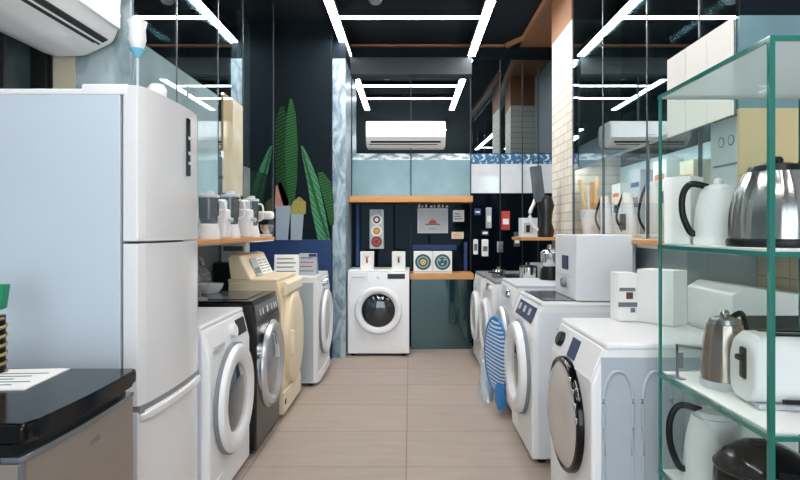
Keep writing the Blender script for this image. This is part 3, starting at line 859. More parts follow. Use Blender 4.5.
for a in (2.14, 2.32, 2.50): B(g, 1.228, 1.238, a, a + .174, 1.70, 2.07, M['panel_white'], .001)
g.build('white_panel', cab)

# ------------------------------------------------------------------ back bay shelves and goods
def shelf(name, label, x0, x1, y0, y1, z0, z1, grp='orange wooden shelves of the back bay'):
    t = tag(Geo().box(x0, x1, y0, y1, z0, z1, M['wood'], .003).build(name), label, 'shelf', grp)
    return t
shelf('wall_shelf', 'long orange wooden shelf under the teal glass band at the back', -.632, .652, 5.80, YB - .001, 1.55, 1.615)
shelf('wall_shelf', 'short orange wooden shelf beside the end washer, carrying two dial boxes', .0, .652, 5.72, YB - .001, .755, .815)

def box_thing(name, label, cat, w, d, h, loc, rot=0, m='paper', group=None, bev=.003):
    t = thing(name, label, cat, loc, rot, group)
    g = Geo(); g.box(-w / 2, w / 2, -d / 2, d / 2, 0, h, M[m], bev); g.build('carton', t)
    return t
for x, nm in ((-.435, 'left'), (-.115, 'right')):
    lab = 'small white carton on the end washer, %s' % ('nearer the marble pillar' if nm == 'left' else 'under the dark side of the wall')
    t = box_thing('carton', 'small white carton standing on the end washer, the one %s' % ('nearer the marble pillar' if nm == 'left' else 'nearer the dial boxes'), 'box', .135, .09, .18, (x, 5.70, .862), 0, 'paper', 'white cartons on the end washer')
    g = Geo(); g.box(-.01, .01, -.047, -.0452, .065, .115, M['red_ink' if nm == 'left' else 'brown_ink']); g.box(-.02, .02, -.047, -.0452, .12, .128, M['ink']); g.build('printed_mark', t)
for x, lab in ((.135, 'left'), (.335, 'right')):
    t = box_thing('dial_box', 'white box with a round teal dial print on the short back shelf, %s one' % lab, 'box', .195, .13, .225, (x, 5.83, .815), 0, 'paper', 'dial boxes on the back shelf')
    g = Geo(); g.lathe([(0, .002), (.082, .002), (.082, 0), (0, 0)], M['teal_ink'], 32, Matrix.Translation((0, -.065, .115)) @ YX)
    g.lathe([(.05, .003), (.058, .003), (.058, .002), (.05, .002)], M['photo_grey'], 32, Matrix.Translation((0, -.065, .115)) @ YX)
    if lab == 'left': g.lathe([(0, .004), (.032, .004), (.032, .002), (0, .002)], M['gold_ink'], 24, Matrix.Translation((0, -.065, .115)) @ YX)
    else:
        for a, b in ((-.03, .02), (.02, .025), (0, -.02)): g.box(a - .012, a + .012, -.069, -.067, .115 + b - .008, .115 + b + .008, M['photo_grey'])
    g.box(-.09, .09, -.0665, -.0645, .010, .020, M['photo_grey']); g.build('dial_print', t)
# tall panel pack with three round plates
t = thing('plate_pack', 'tall clear pack showing three round plates, hanging above the end washer', 'pack', (-.355, 5.98, 1.06))
g = Geo(); g.box(-.075, .075, -.02, .086, 0, .42, M['photo_grey'], .006); g.build('backing', t)
for z, ms in ((.31, ('paper', 'brown_ink', 'paper')), (.19, ('paper', 'orange_ink', 'gold_ink')), (.075, ('brown_ink', 'red_ink', 'brown_ink'))):
    g = Geo()
    for q, (rr, m) in enumerate(zip((.055, .038, .02), ms)):
        g.lathe([(0, .006 + q * .003), (rr, .006 + q * .003), (rr + .003, 0), (0, 0)], M[m], 28, Matrix.Translation((0, -.02, z)) @ YX)
    g.build('plate', t)
# framed picture with loaf
t = thing('framed_picture', 'pale framed picture of a red dish on a board, on the dark back wall', 'picture', (.245, 6.067, 1.225))
g = Geo(); g.box(-.165, .165, -.03, 0, 0, .27, M['light_grey'], .004); g.build('frame', t)
g = Geo(); g.box(-.148, .148, -.034, -.028, .018, .252, M['photo_grey'])
g.prism([(-.085, .09), (.085, .09), (.075, .102), (-.075, .102)], 'y', -.036, -.033, M['brown_ink'])
g.prism([(-.05, .104), (.05, .104), (.03, .135), (0, .15), (-.03, .135)], 'y', -.036, -.033, M['red_ink'])
g.box(-.04, .04, -.036, -.033, .045, .052, M['ink']); g.build('print', t)
# wall cards
for x, z, w, h, lab, m in ((.525, 1.35, .12, .125, 'white card with small print high beside the framed picture', 'paper'), (.515, 1.165, .13, .075, 'small cream card with orange print low beside the framed picture', 'cream_light')):
    t = thing('wall_card', lab, 'card', (x, 6.066, z), 0, 'cards on the dark back wall')
    g = Geo(); g.box(-w / 2, w / 2, -.012, 0, 0, h, M[m], .001); g.build('card', t)
    g = Geo()
    for kk in range(3): g.box(-w * .36, w * (.36 - .12 * kk), -.0135, -.0118, h * (.2 + .22 * kk), h * (.28 + .22 * kk), M['orange_ink' if m != 'paper' else 'ink'])
    g.build('print', t)
# row of small white letters-like ornaments above picture
t = thing('wall_lettering', 'row of small white cut-out shapes on the wall above the framed picture', 'sign', (.245, 6.066, 1.505))
for i, (x, w, h) in enumerate(((-.16, .03, .03), (-.12, .02, .022), (-.08, .022, .03), (-.03, .03, .02), (0.01, .02, .025), (.05, .035, .03), (.1, .02, .03), (.14, .03, .022))):
    g = Geo(); g.prism([(x, 0), (x + w, 0), (x + w * .7, h * .5), (x + w, h), (x + w * .2, h)], 'y', -.01, 0, M['paper']); g.build('letter', t)
# blue neon-like trims
for x, lab in ((-.565, 'slim blue upright strip on the dark wall beside the marble pillar'), (.60, 'slim blue upright strip at the right edge of the dial box shelf')):
    tag(Geo().box(x - .018, x + .018, 6.04, 6.066, .87 if x < 0 else .82, 1.54 if x < 0 else 1.13, M['blue_ink'], .003).build('blue_strip'), lab, 'strip')
tag(Geo().box(.03, .5, 6.045, 6.066, 1.045, 1.10, M['blue_ink'], .003).build('blue_banner'), 'blue banner on the back wall just above the two dial boxes', 'banner')

# ------------------------------------------------------------------ plant mural on the dark wall
t = thing('plant_mural', 'tall mural of broad green leaves in pale pots on the dark left wall', 'mural', (-1.04, 5.45, 1.175))
g = Geo(); g.box(-.32, .275, 0, .008, 0, 2.0, M['dark_wall']); g.build('canvas', t)
def leaf(pts_l, pts_r, m, y, name='leaf'):
    b = bmesh.new(); n = len(pts_l)
    g = Geo()
    poly = pts_l + pts_r[::-1]
    g.prism(poly, 'y', y - .004, y, m)
    return g.build(name, t)
def pxm(x, y):      # photo pixel on mural plane -> local x, z (used to size the painted shapes)
    return ((x - 410) / 560 * 5.45 + 1.04, 1.26 - (y - 230) / 560 * 5.45 - 1.175)
def L(*p): return [pxm(*q) for q in p]
leaf(L((284, 208), (276, 180), (275, 150), (276, 118), (281, 106)), L((289, 208), (288, 180), (288, 150), (287, 120), (284, 106)), M['leaf_dark'], -.001)
leaf(L((290, 208), (286, 180), (285, 145), (287, 115), (290, 99)), L((294, 208), (297, 180), (298, 145), (296, 115), (292, 99)), M['leaf'], -.005)
leaf(L((318, 240), (312, 212), (307, 180), (303, 160), (301, 146)), L((330, 240), (325, 212), (318, 180), (310, 160), (303, 146)), M['leaf_light'], -.001)
leaf(L((327, 238), (318, 212), (309, 180), (304, 160), (302, 148)), L((329.5, 238), (321, 212), (312, 180), (306, 160), (302.6, 148)), M['leaf'], -.005)
leaf(L((330, 225), (324, 200), (319, 182), (318, 172)), L((334, 225), (333.5, 200), (331, 182), (323, 172)), M['leaf'], -.001)
leaf(L((276, 240), (276, 206)), L((288, 240), (291, 206)), M['planter'], -.006, 'pot')
leaf(L((275, 208), (276, 186)), L((291, 206), (281, 182)), M['terracotta'], -.001, 'pot_rim')
leaf(L((291, 240), (291, 212)), L((302, 240), (304, 212)), M['planter'], -.008, 'pot')
leaf(L((290, 214), (293, 202), (299, 197)), L((306, 214), (306, 202), (300, 197)), M['moss'], -.01, 'moss')

# booklets on the rear white machine
for i, (x, y, w, h, rz, m, lab) in enumerate((
    (-1.02, 4.62, .20, .17, 8, 'paper', 'white brochure with printed plan, left of the pair on the back left washer'),
    (-.86, 4.66, .15, .18, -6, 'photo_grey', 'pale brochure with red print, right of the pair on the back left washer'))):
    t = thing('brochure', lab, 'brochure', (x, y, .885), rz)
    g = Geo(); g.prism([(0, 0), (.004, 0), (.05, h), (.046, h)], 'x', -w / 2, w / 2, M[m]); 
    g.prism([(.094, 0), (.098, 0), (.052, h), (.048, h)], 'x', -w / 2, w / 2, M[m]); g.build('folded_sheet', t)
    g = Geo()
    for kk in range(4):
        z = .03 + kk * h * .2
        g.box(-w * .4, w * (.38 - .1 * (kk % 2)), -.0025 + z / h * .046, z / h * .046 + .001, z, z + .008, M['red_ink' if (i and kk in (1, 2)) else 'ink'])
    if i: g.box(w * .05, w * .48, h * .85 / h * .046 - .003, h * .85 / h * .046 + .001, h * .84, h * .97, M['blue_ink'])
    g.build('print', t)
t = box_thing('carton', 'pale carton standing on the wall ledge behind the cream dryer console', 'box', .2, .12, .16, (-1.44, 4.62, .999), 0, 'paper')
g = Geo(); g.box(-.08, .08, -.0615, -.0595, .09, .13, M['ink']); g.build('printed_mark', t)
tag(Geo().box(-1.548, -1.335, 4.42, 4.93, 0, .998, M['bulkhead'], .003).build('plinth'), 'dark plinth against the left wall behind the cream dryer', 'plinth')

# ------------------------------------------------------------------ goods in the left cabinet
ZS = ZC0 + .045
def blender(label, loc, s=1.0, jar='jar', grp='blenders and juicers in the left cabinet', tall=1.0):
    t = thing('blender', label, 'blender', loc, 0, grp)
    g = Geo(); g.lathe([(0, 0), (.06 * s, 0), (.062 * s, .02 * s), (.05 * s, .08 * s), (.044 * s, .085 * s), (0, .085 * s)], M['white_plastic'], 24); g.build('motor_base', t)
    g = Geo(); g.lathe([(.042 * s, .085 * s), (.052 * s, .12 * s), (.056 * s, .23 * s * tall), (.054 * s, .23 * s * tall), (.049 * s, .12 * s), (0, .095 * s)], M[jar], 24); g.build('jar', t)
    g = Geo(); g.lathe([(.057 * s, .23 * s * tall), (.057 * s, .245 * s * tall), (.03 * s, .25 * s * tall), (.025 * s, .265 * s * tall), (0, .267 * s * tall)], M['light_grey'], 24); g.build('lid', t)
    g = Geo(); g.tube([(.052 * s, 0, .215 * s * tall), (.085 * s, 0, .20 * s * tall), (.085 * s, 0, .14 * s), (.05 * s, 0, .12 * s)], .007 * s, M['white_plastic'], 8); g.build('handle', t)
    return t
def dispenser(label, loc, w, h, grp='blenders and juicers in the left cabinet'):
    t = thing('juicer', label, 'juicer', loc, 0, grp)
    g = Geo(); g.box(-w / 2, w / 2, -w / 2, w / 2, 0, h * .75, M['white_plastic'], .012, 3); g.build('body', t)
    g = Geo(); g.lathe([(w * .42, h * .75), (w * .42, h * .95), (w * .3, h), (0, h)], M['light_grey'], 20); g.build('hopper', t)
    g = Geo(); g.cyl((w * .5, 0, h * .5), (w * .75, 0, h * .46), .014, M['light_grey'], n=10); g.build('spout', t)
    return t
t = thing('round_canister', 'small white round lidded canister on top of the tall white fridge', 'canister', (-1.03, 2.28, 1.7495))
g = Geo(); g.lathe([(0, 0), (.036, 0), (.038, .05), (.036, .07), (0, .07)], M['white_plastic'], 24); g.build('vessel', t)
g = Geo(); g.lathe([(.039, .07), (.037, .085), (.025, .102), (0, .108)], M['white'], 24); g.build('lid', t)
xg = -1.12
blender('first smoky-jar blender on the left cabinet shelf, next to the fridge', (xg, 3.12, ZS), 1.0)
dispenser('slim white juicer between two blenders on the left cabinet shelf', (xg, 3.30, ZS), .10, .23)
blender('tall smoky blender on the left cabinet shelf right of the slim juicer', (xg, 3.49, ZS), 1.0, tall=1.1)
dispenser('wide white juicer in the middle of the left cabinet shelf', (xg, 3.72, ZS), .13, .25)
blender('blender with a pale jar near the far end of the left cabinet shelf', (xg, 3.95, ZS), .95, tall=1.15)
t = thing('stand_mixer', 'small white stand mixer at the far end of the left cabinet shelf', 'mixer', (xg, 4.19, ZS))
g = Geo(); g.box(-.06, .08, -.05, .05, 0, .02, M['white_plastic'], .006); g.box(-.06, -.02, -.03, .03, .02, .14, M['white_plastic'], .01); g.build('stand', t)
g = Geo(); g.box(-.06, .10, -.035, .035, .13, .19, M['white_plastic'], .02, 3); g.build('motor_head', t)
g = Geo(); g.lathe([(.02, .02), (.045, .05), (.052, .09), (.048, .09), (.018, .024)], M['chrome'], 20, Matrix.Translation((.05, 0, 0))); g.build('bowl', t)
# white tulip lamp in left cabinet
t = thing('tulip_lamp', 'white tulip-shaped lamp with pale blue collar standing on the tall white fridge', 'lamp', (-1.11, 2.28, 1.733))
g = Geo(); g.cyl((0, 0, 0.015), (0, 0, .26), .006, M['light_grey'], n=10); g.build('stem', t)
g = Geo(); g.lathe([(0, .25), (.022, .26), (.034, .30), (.031, .345), (.038, .375), (.033, .375), (.027, .345), (.029, .30), (0, .262)], M['white'], 20); g.build('shade', t)
g = Geo(); g.lathe([(0, 0), (.04, 0), (.036, .012), (.008, .018), (0, .018)], M['light_grey'], 20); g.build('foot', t)
g = Geo(); g.lathe([(.006, .225), (.034, .262), (.03, .262), (.006, .235)], M['pale_blue'], 8); g.build('collar', t)
# goods on the black machine, below the cabinet
t = thing('water_filter', 'white upright filter column on the rear of the black machine', 'filter', (-1.30, 3.34, .862))
g = Geo(); g.lathe([(0, 0), (.05, 0), (.05, .02), (.028, .03), (.028, .2), (.032, .205), (.032, .24), (.0, .25)], M['white_plastic'], 20); g.build('column', t)
g = Geo(); g.tube([(.0, 0, .22), (.05, 0, .23), (.07, 0, .19)], .009, M['light_grey'], 8); g.build('spout', t)
t = thing('bowl', 'white low bowl on the rear of the black machine beside the cream console', 'bowl', (-1.26, 3.52, .862))
g = Geo(); g.lathe([(0, 0), (.05, 0), (.075, .03), (.085, .06), (.08, .06), (.068, .032), (.04, .008), (0, .006)], M['white_plastic'], 28); g.build('vessel', t)
t = thing('desk_fan', 'small wire-guarded fan on the black machine next to the fridge', 'fan', (-1.20, 3.18, .862))
g = Geo(); g.lathe([(0, 0), (.05, 0), (.045, .012), (.012, .02), (.01, .06), (0, .06)], M['grey'], 20); g.build('stand', t)
g = Geo()
for q in range(5): g.tube([((.012 + .014 * q) * math.cos(a), 0.0, .12 + (.012 + .014 * q) * math.sin(a)) for a in [2 * PI * i / 20 for i in range(20)]], .0018, M['light_grey'], 5, True, sub=1)
for q in range(10):
    a = 2 * PI * q / 10; g.cyl((0, 0, .12), (.068 * math.cos(a), 0, .12 + .068 * math.sin(a)), .0015, M['light_grey'], n=5)
g.build('guard', t)

# ------------------------------------------------------------------ goods on right machines
t = thing('tabletop_dispenser', 'white boxy countertop appliance with blue window on the grey-topped washer', 'appliance', (.905, 3.05, .873), 0)
g = Geo(); g.box(0, .31, 0, .44, 0, .36, M['white_side'], .008, 2); g.build('housing', t)
g = Geo(); g.box(.30, .335, .02, .42, .15, .34, M['grey_side'], .006); g.build('rear_cover', t)
g = Geo(); g.box(-.006, .004, .15, .27, .16, .24, M['navy_display'], .003); g.build('window', t)
g = Geo(); g.lathe([(.03, 0), (.03, .018), (.024, .026), (0, .026)], M['grey'], 24, Matrix.Translation((0, .21, .085)) @ Matrix.Rotation(-PI / 2, 4, 'Y')); g.build('knob', t)
g = Geo(); g.box(-.003, .003, .02, .42, .125, .129, M['light_grey']); g.build('seam', t)

t = thing('coffee_machine_carton', 'white carton with small coffee machine print behind the plain white one', 'box', (.985, 2.575, .852), 0)
g = Geo(); g.box(-.055, .03, -.075, .03, 0, .215, M['paper'], .003); g.build('carton', t)
g = Geo(); g.box(-.05, .02, -.077, -.0745, .135, .15, M['ink']); g.box(-.02, .01, -.077, -.0745, .10, .13, M['brown_ink']); g.box(-.055, .03, -.077, -.0745, .065, .085, M['ink'])
g.box(-.0, .02, -.077, -.0745, .04, .06, M['ink']); g.build('printed_mark', t)
t = thing('carton', 'plain white carton standing angled on the nearest white dryer', 'box', (1.11, 2.36, .852), 35)
g = Geo(); g.box(0, .11, .0, .17, 0, .235, M['paper'], .003); g.build('carton', t)
g = Geo(); g.box(.002, .108, .083, .087, .2345, .2362, M['light_grey']); g.build('lid_seam', t)

# ------------------------------------------------------------------ goods in the right cabinet
ZR = ZC0 + .045
t = thing('utensil_holder', 'white utensil tub with wooden handles near the brick pillar', 'utensil holder', (1.33, 4.12, ZR))
g = Geo(); g.lathe([(0, 0), (.055, 0), (.08, .20), (.075, .20), (.05, .006), (0, .006)], M['white_plastic'], 24); g.build('tub', t)
for q, (x, y, h, m) in enumerate(((-.04, .02, .42, 'bamboo'), (.0, -.02, .40, 'wood'), (.035, .01, .44, 'bamboo'), (.0, .03, .38, 'white_plastic'))):
    g = Geo(); g.cyl((x * .5, y * .5, .02), (x * 1.6, y * 1.6, h), .014, M[m], .018, n=10); g.build('utensil', t)
def iron(label, y, x, s=1.0, cord=True, grp='hand appliances in the right cabinet', dark=False, name='steam_iron'):
    t = thing(name, label, 'iron', (x, y, ZR), 0, grp)
    g = Geo()
    secs = []
    for u in (0, .25, .5, .75, 1):
        w = .055 * (1 - .55 * u ** 2) * s; d = .045 * (1 - .4 * u) * s
        secs.append([(d * math.cos(a) - .02 * u, w * math.sin(a), .02 * s + u * .26 * s) for a in [2 * PI * k / 16 for k in range(16)]])
    g.loft(secs, M['white_plastic']); g.build('body', t)
    g = Geo(); g.box(-.05 * s, .05 * s, -.06 * s, .06 * s, 0, .022 * s, M['light_grey'], .006); g.build('base', t)
    if dark:
        g = Geo(); g.box(-.052 * s, -.04 * s, -.04 * s, .04 * s, .05 * s, .15 * s, M['label_dark'], .004); g.build('vent', t)
    g = Geo(); g.tube([(-.02, .05 * s, .03), (-.05, .09 * s, .12), (-.04, .085 * s, .20 * s), (-.03, .03 * s, .28 * s)], .008, M['black'], 8); g.build('cord_handle', t)
    return t
iron('white hand appliance with black cord beside the utensil tub', 3.86, 1.36, 1.0)
iron('white appliance with a square dark vent in the right cabinet', 3.46, 1.36, 1.0, dark=True)
iron('tall white appliance with black cord left of the dark door stile', 3.15, 1.38, 1.15)
iron('white hand appliance nearest the tall carton in the right cabinet', 2.80, 1.40, 1.05)
for y, w, h, m, lab in ((4.0, .16, .38, 'paper', 'tall white carton behind the utensil tub in the right cabinet'), (3.66, .17, .44, 'photo_grey', 'tall pale grey carton behind the hand appliances in the right cabinet'),
                        (3.30, .18, .46, 'paper', 'tallest white carton in the middle of the right cabinet'), (2.98, .15, .42, 'cream_light', 'cream carton standing in the right cabinet'), (2.62, .15, .40, 'paper', 'white carton with orange print near the end of the right cabinet')):
    t = box_thing('tall_carton', lab, 'box', .10, w, h, (1.52, y, ZR), 0, m, 'tall cartons in the right cabinet')
    g = Geo(); g.box(-.052, -.0495, -w * .35, w * .35, h * .75, h * .82, M['orange_ink' if m != 'photo_grey' else 'blue_ink']); g.box(-.052, -.0495, -w * .3, w * .2, h * .45, h * .6, M['blue_ink' if m == 'paper' else 'ink']); g.build('printed_mark', t)
t = box_thing('thermostat_box', 'white flat control box with grey lines behind the two kettles', 'box', .03, .24, .30, (1.30, 2.28, ZR + .25), 0, 'white_plastic', bev=.008)
g = Geo(); g.box(-.017, -.0145, -.09, .09, .25, .258, M['ink']); g.box(-.017, -.0145, -.09, .09, .06, .068, M['ink'])
for y in (-.04, .03): g.lathe([(.018, .002), (.022, .002), (.022, 0), (.018, 0)], M['ink'], 16, Matrix.Translation((-.015, y, .16)) @ Matrix.Rotation(-PI / 2, 4, 'Y'))
g.build('controls', t)
tag(Geo().box(1.26, 1.60, 2.15, 2.42, ZR, ZR + .25, M['paper'], .003).build('carton'), 'white carton under the flat control box in the right cabinet', 'box')

# ------------------------------------------------------------------ clutter beyond the brick pillar
shelf('corner_shelf', 'small orange wooden shelf in front of the dark panels, left of brick pillar', 0.90, 1.233, 4.55, 4.95, 1.175, 1.20, None)
t = thing('stick_vacuum', 'dark grey upright stick vacuum with tilted head before the brick pillar', 'vacuum cleaner', (1.12, 4.62, 1.20))
g = Geo(); g.box(-.045, .045, -.03, .03, .26, .56, M['dark_top'], .008); g.xform(Matrix.Translation((-.02, 0, .03)) @ Matrix.Rotation(-.12, 4, 'Y')); g.build('head', t)
g = Geo(); g.lathe([(0, 0), (.06, 0), (.07, .05), (.05, .12), (.055, .2), (.07, .26), (.05, .33), (0, .35)], M['charcoal'], 24); g.build('body', t)
g = Geo(); g.tube([(-.05, 0, .05), (-.11, 0, .1), (-.13, 0, .2), (-.09, 0, .3), (-.07, 0, .4)], .02, M['white_plastic'], 10, flat=.7); g.build('white_handle', t)
t = box_thing('toaster_oven', 'small white boxed toaster on the corner shelf left of the stick vacuum', 'box', .13, .14, .16, (.99, 4.70, 1.20), 0, 'white_side')
g = Geo(); g.box(-.05, .03, -.072, -.069, .03, .12, M['photo_grey']); g.box(-.03, .0, -.0735, -.0715, .04, .10, M['dark_display']); g.build('printed_front', t)
t = thing('juice_extractor', 'silver and black juice extractor on a right row washer below the corner shelf', 'juicer', (1.04, 4.16, .892))
g = Geo(); g.lathe([(0, 0), (.075, 0), (.07, .05), (.05, .1), (.0, .1)], M['black'], 24); g.build('base', t)
g = Geo(); g.lathe([(.05, .1), (.07, .13), (.072, .20), (.05, .22), (.02, .225), (.02, .26), (0, .262)], M['chrome'], 24); g.build('bowl', t)
g = Geo(); g.tube([(.06, 0, .2), (.11, 0, .18), (.11, 0, .08), (.07, 0, .04)], .01, M['black'], 8); g.build('handle', t)
t = thing('frying_pan', 'black pan lying on the washer tops at the back of the right row', 'pan', (.88, 4.62, .858))
g = Geo(); g.lathe([(0, 0), (.09, 0), (.115, .035), (.11, .035), (.086, .006), (0, .006)], M['black'], 32); g.build('pan_body', t)
g = Geo(); g.tube([(-.1, .02, .03), (-.16, .05, .045), (-.22, .08, .05)], .011, M['black'], 8, flat=.7); g.build('pan_handle', t)
t = thing('mixing_bowl', 'white plastic bowl on a right row washer beside the black pan', 'bowl', (1.09, 4.78, .858))
g = Geo(); g.lathe([(0, 0), (.05, 0), (.09, .07), (.10, .12), (.094, .12), (.082, .07), (.045, .006), (0, .006)], M['white_plastic'], 28); g.build('vessel', t)
for x, y, z, w, h, m, lab in ((.80, 5.98, .98, .07, .18, 'paper', 'white hanging tag on the dark panels behind the last right washer'), (1.02, 5.98, 1.26, .09, .20, 'red_ink', 'red hanging pack on the dark panels behind the corner shelf'),
                              (.84, 5.98, 1.28, .06, .22, 'photo_grey', 'grey hanging pack on the dark panels just right of the wall cards'), (.72, 5.98, 1.42, .07, .07, 'blue_ink', 'small blue round pack hanging below the white band')):
    t = thing('hanging_pack', lab, 'pack', (x, y, z), 0, 'packs hanging on the dark corner panels')
    g = Geo(); g.box(-w / 2, w / 2, -.02, .02, 0, h, M[m], .008); g.build('pouch', t)
    g = Geo(); g.box(-w * .35, w * .35, -.0215, -.0195, h * .3, h * .6, M['ink' if m == 'paper' else 'paper']); g.build('pouch_label', t)
    g = Geo(); g.cyl((0, 0, h), (0, .068, h + .02), .004, M['chrome'], n=6); g.build('peg', t)
for x, y, r_, h_, m, lab in ((.93, 4.40, .07, .11, 'chrome', 'shiny round pot on the washer top in front of the juice extractor'), (1.12, 4.45, .08, .09, 'black', 'black lidded pot on the washer top against the brick wall'), (.76, 4.80, .06, .05, 'steel', 'low steel pot on the washer top left of the black pan')):
    t = thing('cooking_pot', lab, 'pot', (x, y, .858), 0, 'pots on the right washers')
    g = Geo(); g.lathe([(0, 0), (r_ * .9, 0), (r_, h_ * .2), (r_, h_), (0, h_)], M[m], 28); g.build('vessel', t)
    g = Geo(); g.lathe([(r_ * 1.03, h_), (r_ * .9, h_ + .012), (r_ * .2, h_ + .02), (.012, h_ + .022), (.014, h_ + .038), (0, h_ + .04)], M['black' if m != 'steel' else 'chrome'], 28); g.build('lid', t)
for x, z, w_, h_, m, m2, lab in ((.80, 1.20, .08, .06, 'black', 'paper', 'black and white pack above the white hanging tag'), (.96, 1.02, .07, .12, 'steel', 'ink', 'silver pack hanging right of the white tag'), (.70, 1.0, .05, .16, 'paper', 'ink', 'narrow white pack beside the dial box shelf on dark panels'), (1.14, 1.08, .07, .16, 'dark_top', 'paper', 'grey pack hanging below the red pack')):
    t = thing('hanging_pack', lab, 'pack', (x, 5.98, z), 0, 'packs hanging on the dark corner panels')
    g = Geo(); g.box(-w_ / 2, w_ / 2, -.02, .02, 0, h_, M[m], .008); g.build('pouch', t)
    g = Geo(); g.box(-w_ * .35, w_ * .35, -.0215, -.0195, h_ * .25, h_ * .7, M[m2]); g.build('pouch_label', t)
    g = Geo(); g.cyl((0, 0, h_), (0, .068, h_ + .02), .004, M['chrome'], n=6); g.build('peg', t)
# white sign writing-like band marks on the blue band are part of the wall panels
# ------------------------------------------------------------------ glass display rack in the right foreground
RX0, RX1, RY0, RY1 = .836, 1.32, 1.30, 1.89
t = thing('glass_rack', 'glass display rack with green edges in the right foreground', 'display rack', (RX0, RY0, 0))
def G(g, x0, x1, y0, y1, z0, z1, m, bev=0): g.box(x0 - RX0, x1 - RX0, y0 - RY0, y1 - RY0, z0, z1, m, bev)
def plate(z, th, m, name):
    g = Geo(); G(g, RX0 + .007, RX1 - .007, RY0 + .007, RY1 - .007, z, z + th, m)
    s = g.build(name, t, False)
    e = Geo()
    G(e, RX0, RX0 + .006, RY0, RY1, z, z + th, M['glass_edge']); G(e, RX1 - .006, RX1, RY0, RY1, z, z + th, M['glass_edge'])
    G(e, RX0 + .006, RX1 - .006, RY0, RY0 + .006, z, z + th, M['glass_edge']); G(e, RX0 + .006, RX1 - .006, RY1 - .006, RY1, z, z + th, M['glass_edge'])
    e.build('glass_edge', s, False)
    return s
plate(1.700, .012, M['glass_shelf'], 'top_plate')
SH = {'mid': 1.197, 'low': .768, 'bot': .440}
for key, z in SH.items():
    s = plate(z, .012, M['glass'], 'shelf')
    g = Geo(); G(g, RX0 + .012, RX1 - .012, RY0 + .012, RY1 - .012, z + .012, z + .018, M['paper'], .001); g.build('white_liner', s)
plate(.05, .012, M['glass'], 'shelf')
for x, y in ((RX0 + .006, RY0 + .006), (RX0 + .006, RY1 - .006), (RX1 - .006, RY0 + .006), (RX1 - .006, RY1 - .006)):
    near = y < 1.5
    w = .0065 if near else .0045
    g = Geo(); G(g, x - w, x + w, y - w, y + w, 0, 1.70, M['glass_edge'], .001); g.build('corner_post', t)
g = Geo(); G(g, RX0 + .002, RX0 + .005, RY0 + .016, RY1 - .016, .06, 1.695, M['glass']); g.build('side_pane', t, False)
g = Geo(); G(g, RX0 + .02, RX1 - .02, RY1 - .005, RY1 - .002, .06, 1.695, M['glass']); g.build('rear_pane', t, False)

ZM, ZL, ZB = SH['mid'] + .0185, SH['low'] + .0185, SH['bot'] + .0185
def kettle(label, loc, r, h, body, lid='black', rot=0, handle='black', base='black', spout=False, flutes=0, name='electric_kettle', flare=.72, group='kettles on the glass rack', tint=None):
    t = thing(name, label, 'kettle', loc, rot, group)
    g = Geo(); g.lathe([(0, 0), (r * 1.02, 0), (r * 1.04, .012), (r * 1.02, .022), (0, .022)], M[base], 40); g.build('base', t)
    g = Geo(); prof = [(0, .022), (r * .99, .022), (r, .05)]
    for i in range(1, 11):
        u = i / 10; prof.append((r * (1 - (1 - flare) * (u ** 2.2)), .05 + (h * .88 - .05) * u))
    prof.append((r * flare * .8, h * .90)); prof.append((0, h * .91))
    g.lathe(prof, M[body], 96)
    if flutes:
        for v in g.bm.verts:
            a = math.atan2(v.co.y, v.co.x); kf = 1 - .028 * abs(math.sin(a * flutes / 2)) ** .7
            if .03 < v.co.z < h * .89: v.co.x *= kf; v.co.y *= kf
    b = g.build('body', t)
    g = Geo(); g.lathe([(r * flare * .92, h * .885), (r * flare * .85, h * .95), (r * .3, h * .985), (0, h * .99)], M[lid], 32); l = g.build('lid', t)
    g = Geo(); g.lathe([(0, 0), (.012, 0), (.014, .012), (.009, .02), (0, .02)], M[lid], 14, Matrix.Translation((0, 0, h * .98))); g.build('lid_knob', l)
    g = Geo(); g.tube([(r * flare * .6, 0, h * .95), (r * 1.15, 0, h * 1.0), (r * 1.5, 0, h * .82), (r * 1.5, 0, h * .5), (r * 1.2, 0, h * .22), (r * .97, 0, h * .18)], .0075 + r * .035, M[handle], 10, flat=.8, up=(0, 1, 0)); g.build('handle', t)
    if spout:
        g = Geo()
        secs = []
        for u in (0, .33, .66, 1):
            zc = h * .55 + u * h * .34; rad = r * (1 - (1 - flare) * ((zc / (h * .88)) ** 2.2))
            o = rad * .9 + r * .32 * u
            wv = r * (.12 + .18 * u)
            secs.append([(-o + wv * .6 * math.cos(a), wv * math.sin(a), zc + .012 * math.sin(a) * 0) for a in [2 * PI * k / 12 for k in range(12)]])
        g.loft(secs, M[tint or body]); g.build('spout', t)
    return t
kettle('large brushed steel kettle with black lid and handle on the upper rack shelf', (.985, 1.50, ZM), .118, .225, 'steel', rot=-20, flutes=22, flare=.68)
kettle('white kettle with black loop handle on the upper rack shelf behind the steel one', (.935, 1.70, ZM), .066, .185, 'white_plastic', lid='white_plastic', rot=168, base='white_plastic')
t = thing('narrow_carton', 'narrow tall white carton at the far left of the upper rack shelf', 'box', (.89, 1.80, ZM), 38)
g = Geo(); g.box(-.04, .05, -.03, .055, 0, .215, M['paper'], .002); g.build('carton', t)
g = Geo(); g.box(-.05, .053, -.002, .002, .2145, .2162, M['light_grey']); g.build('lid_seam', t)
kettle('small steel kettle on the lower rack shelf beside the toaster', (.955, 1.70, ZL), .066, .215, 'copper_steel', lid='steel', rot=25, base='light_grey', flare=.74, flutes=12)
t = thing('toaster', 'white toaster with black slot on the lower rack shelf', 'toaster', (1.075, 1.52, ZL), -8)
g = Geo()
secs = []
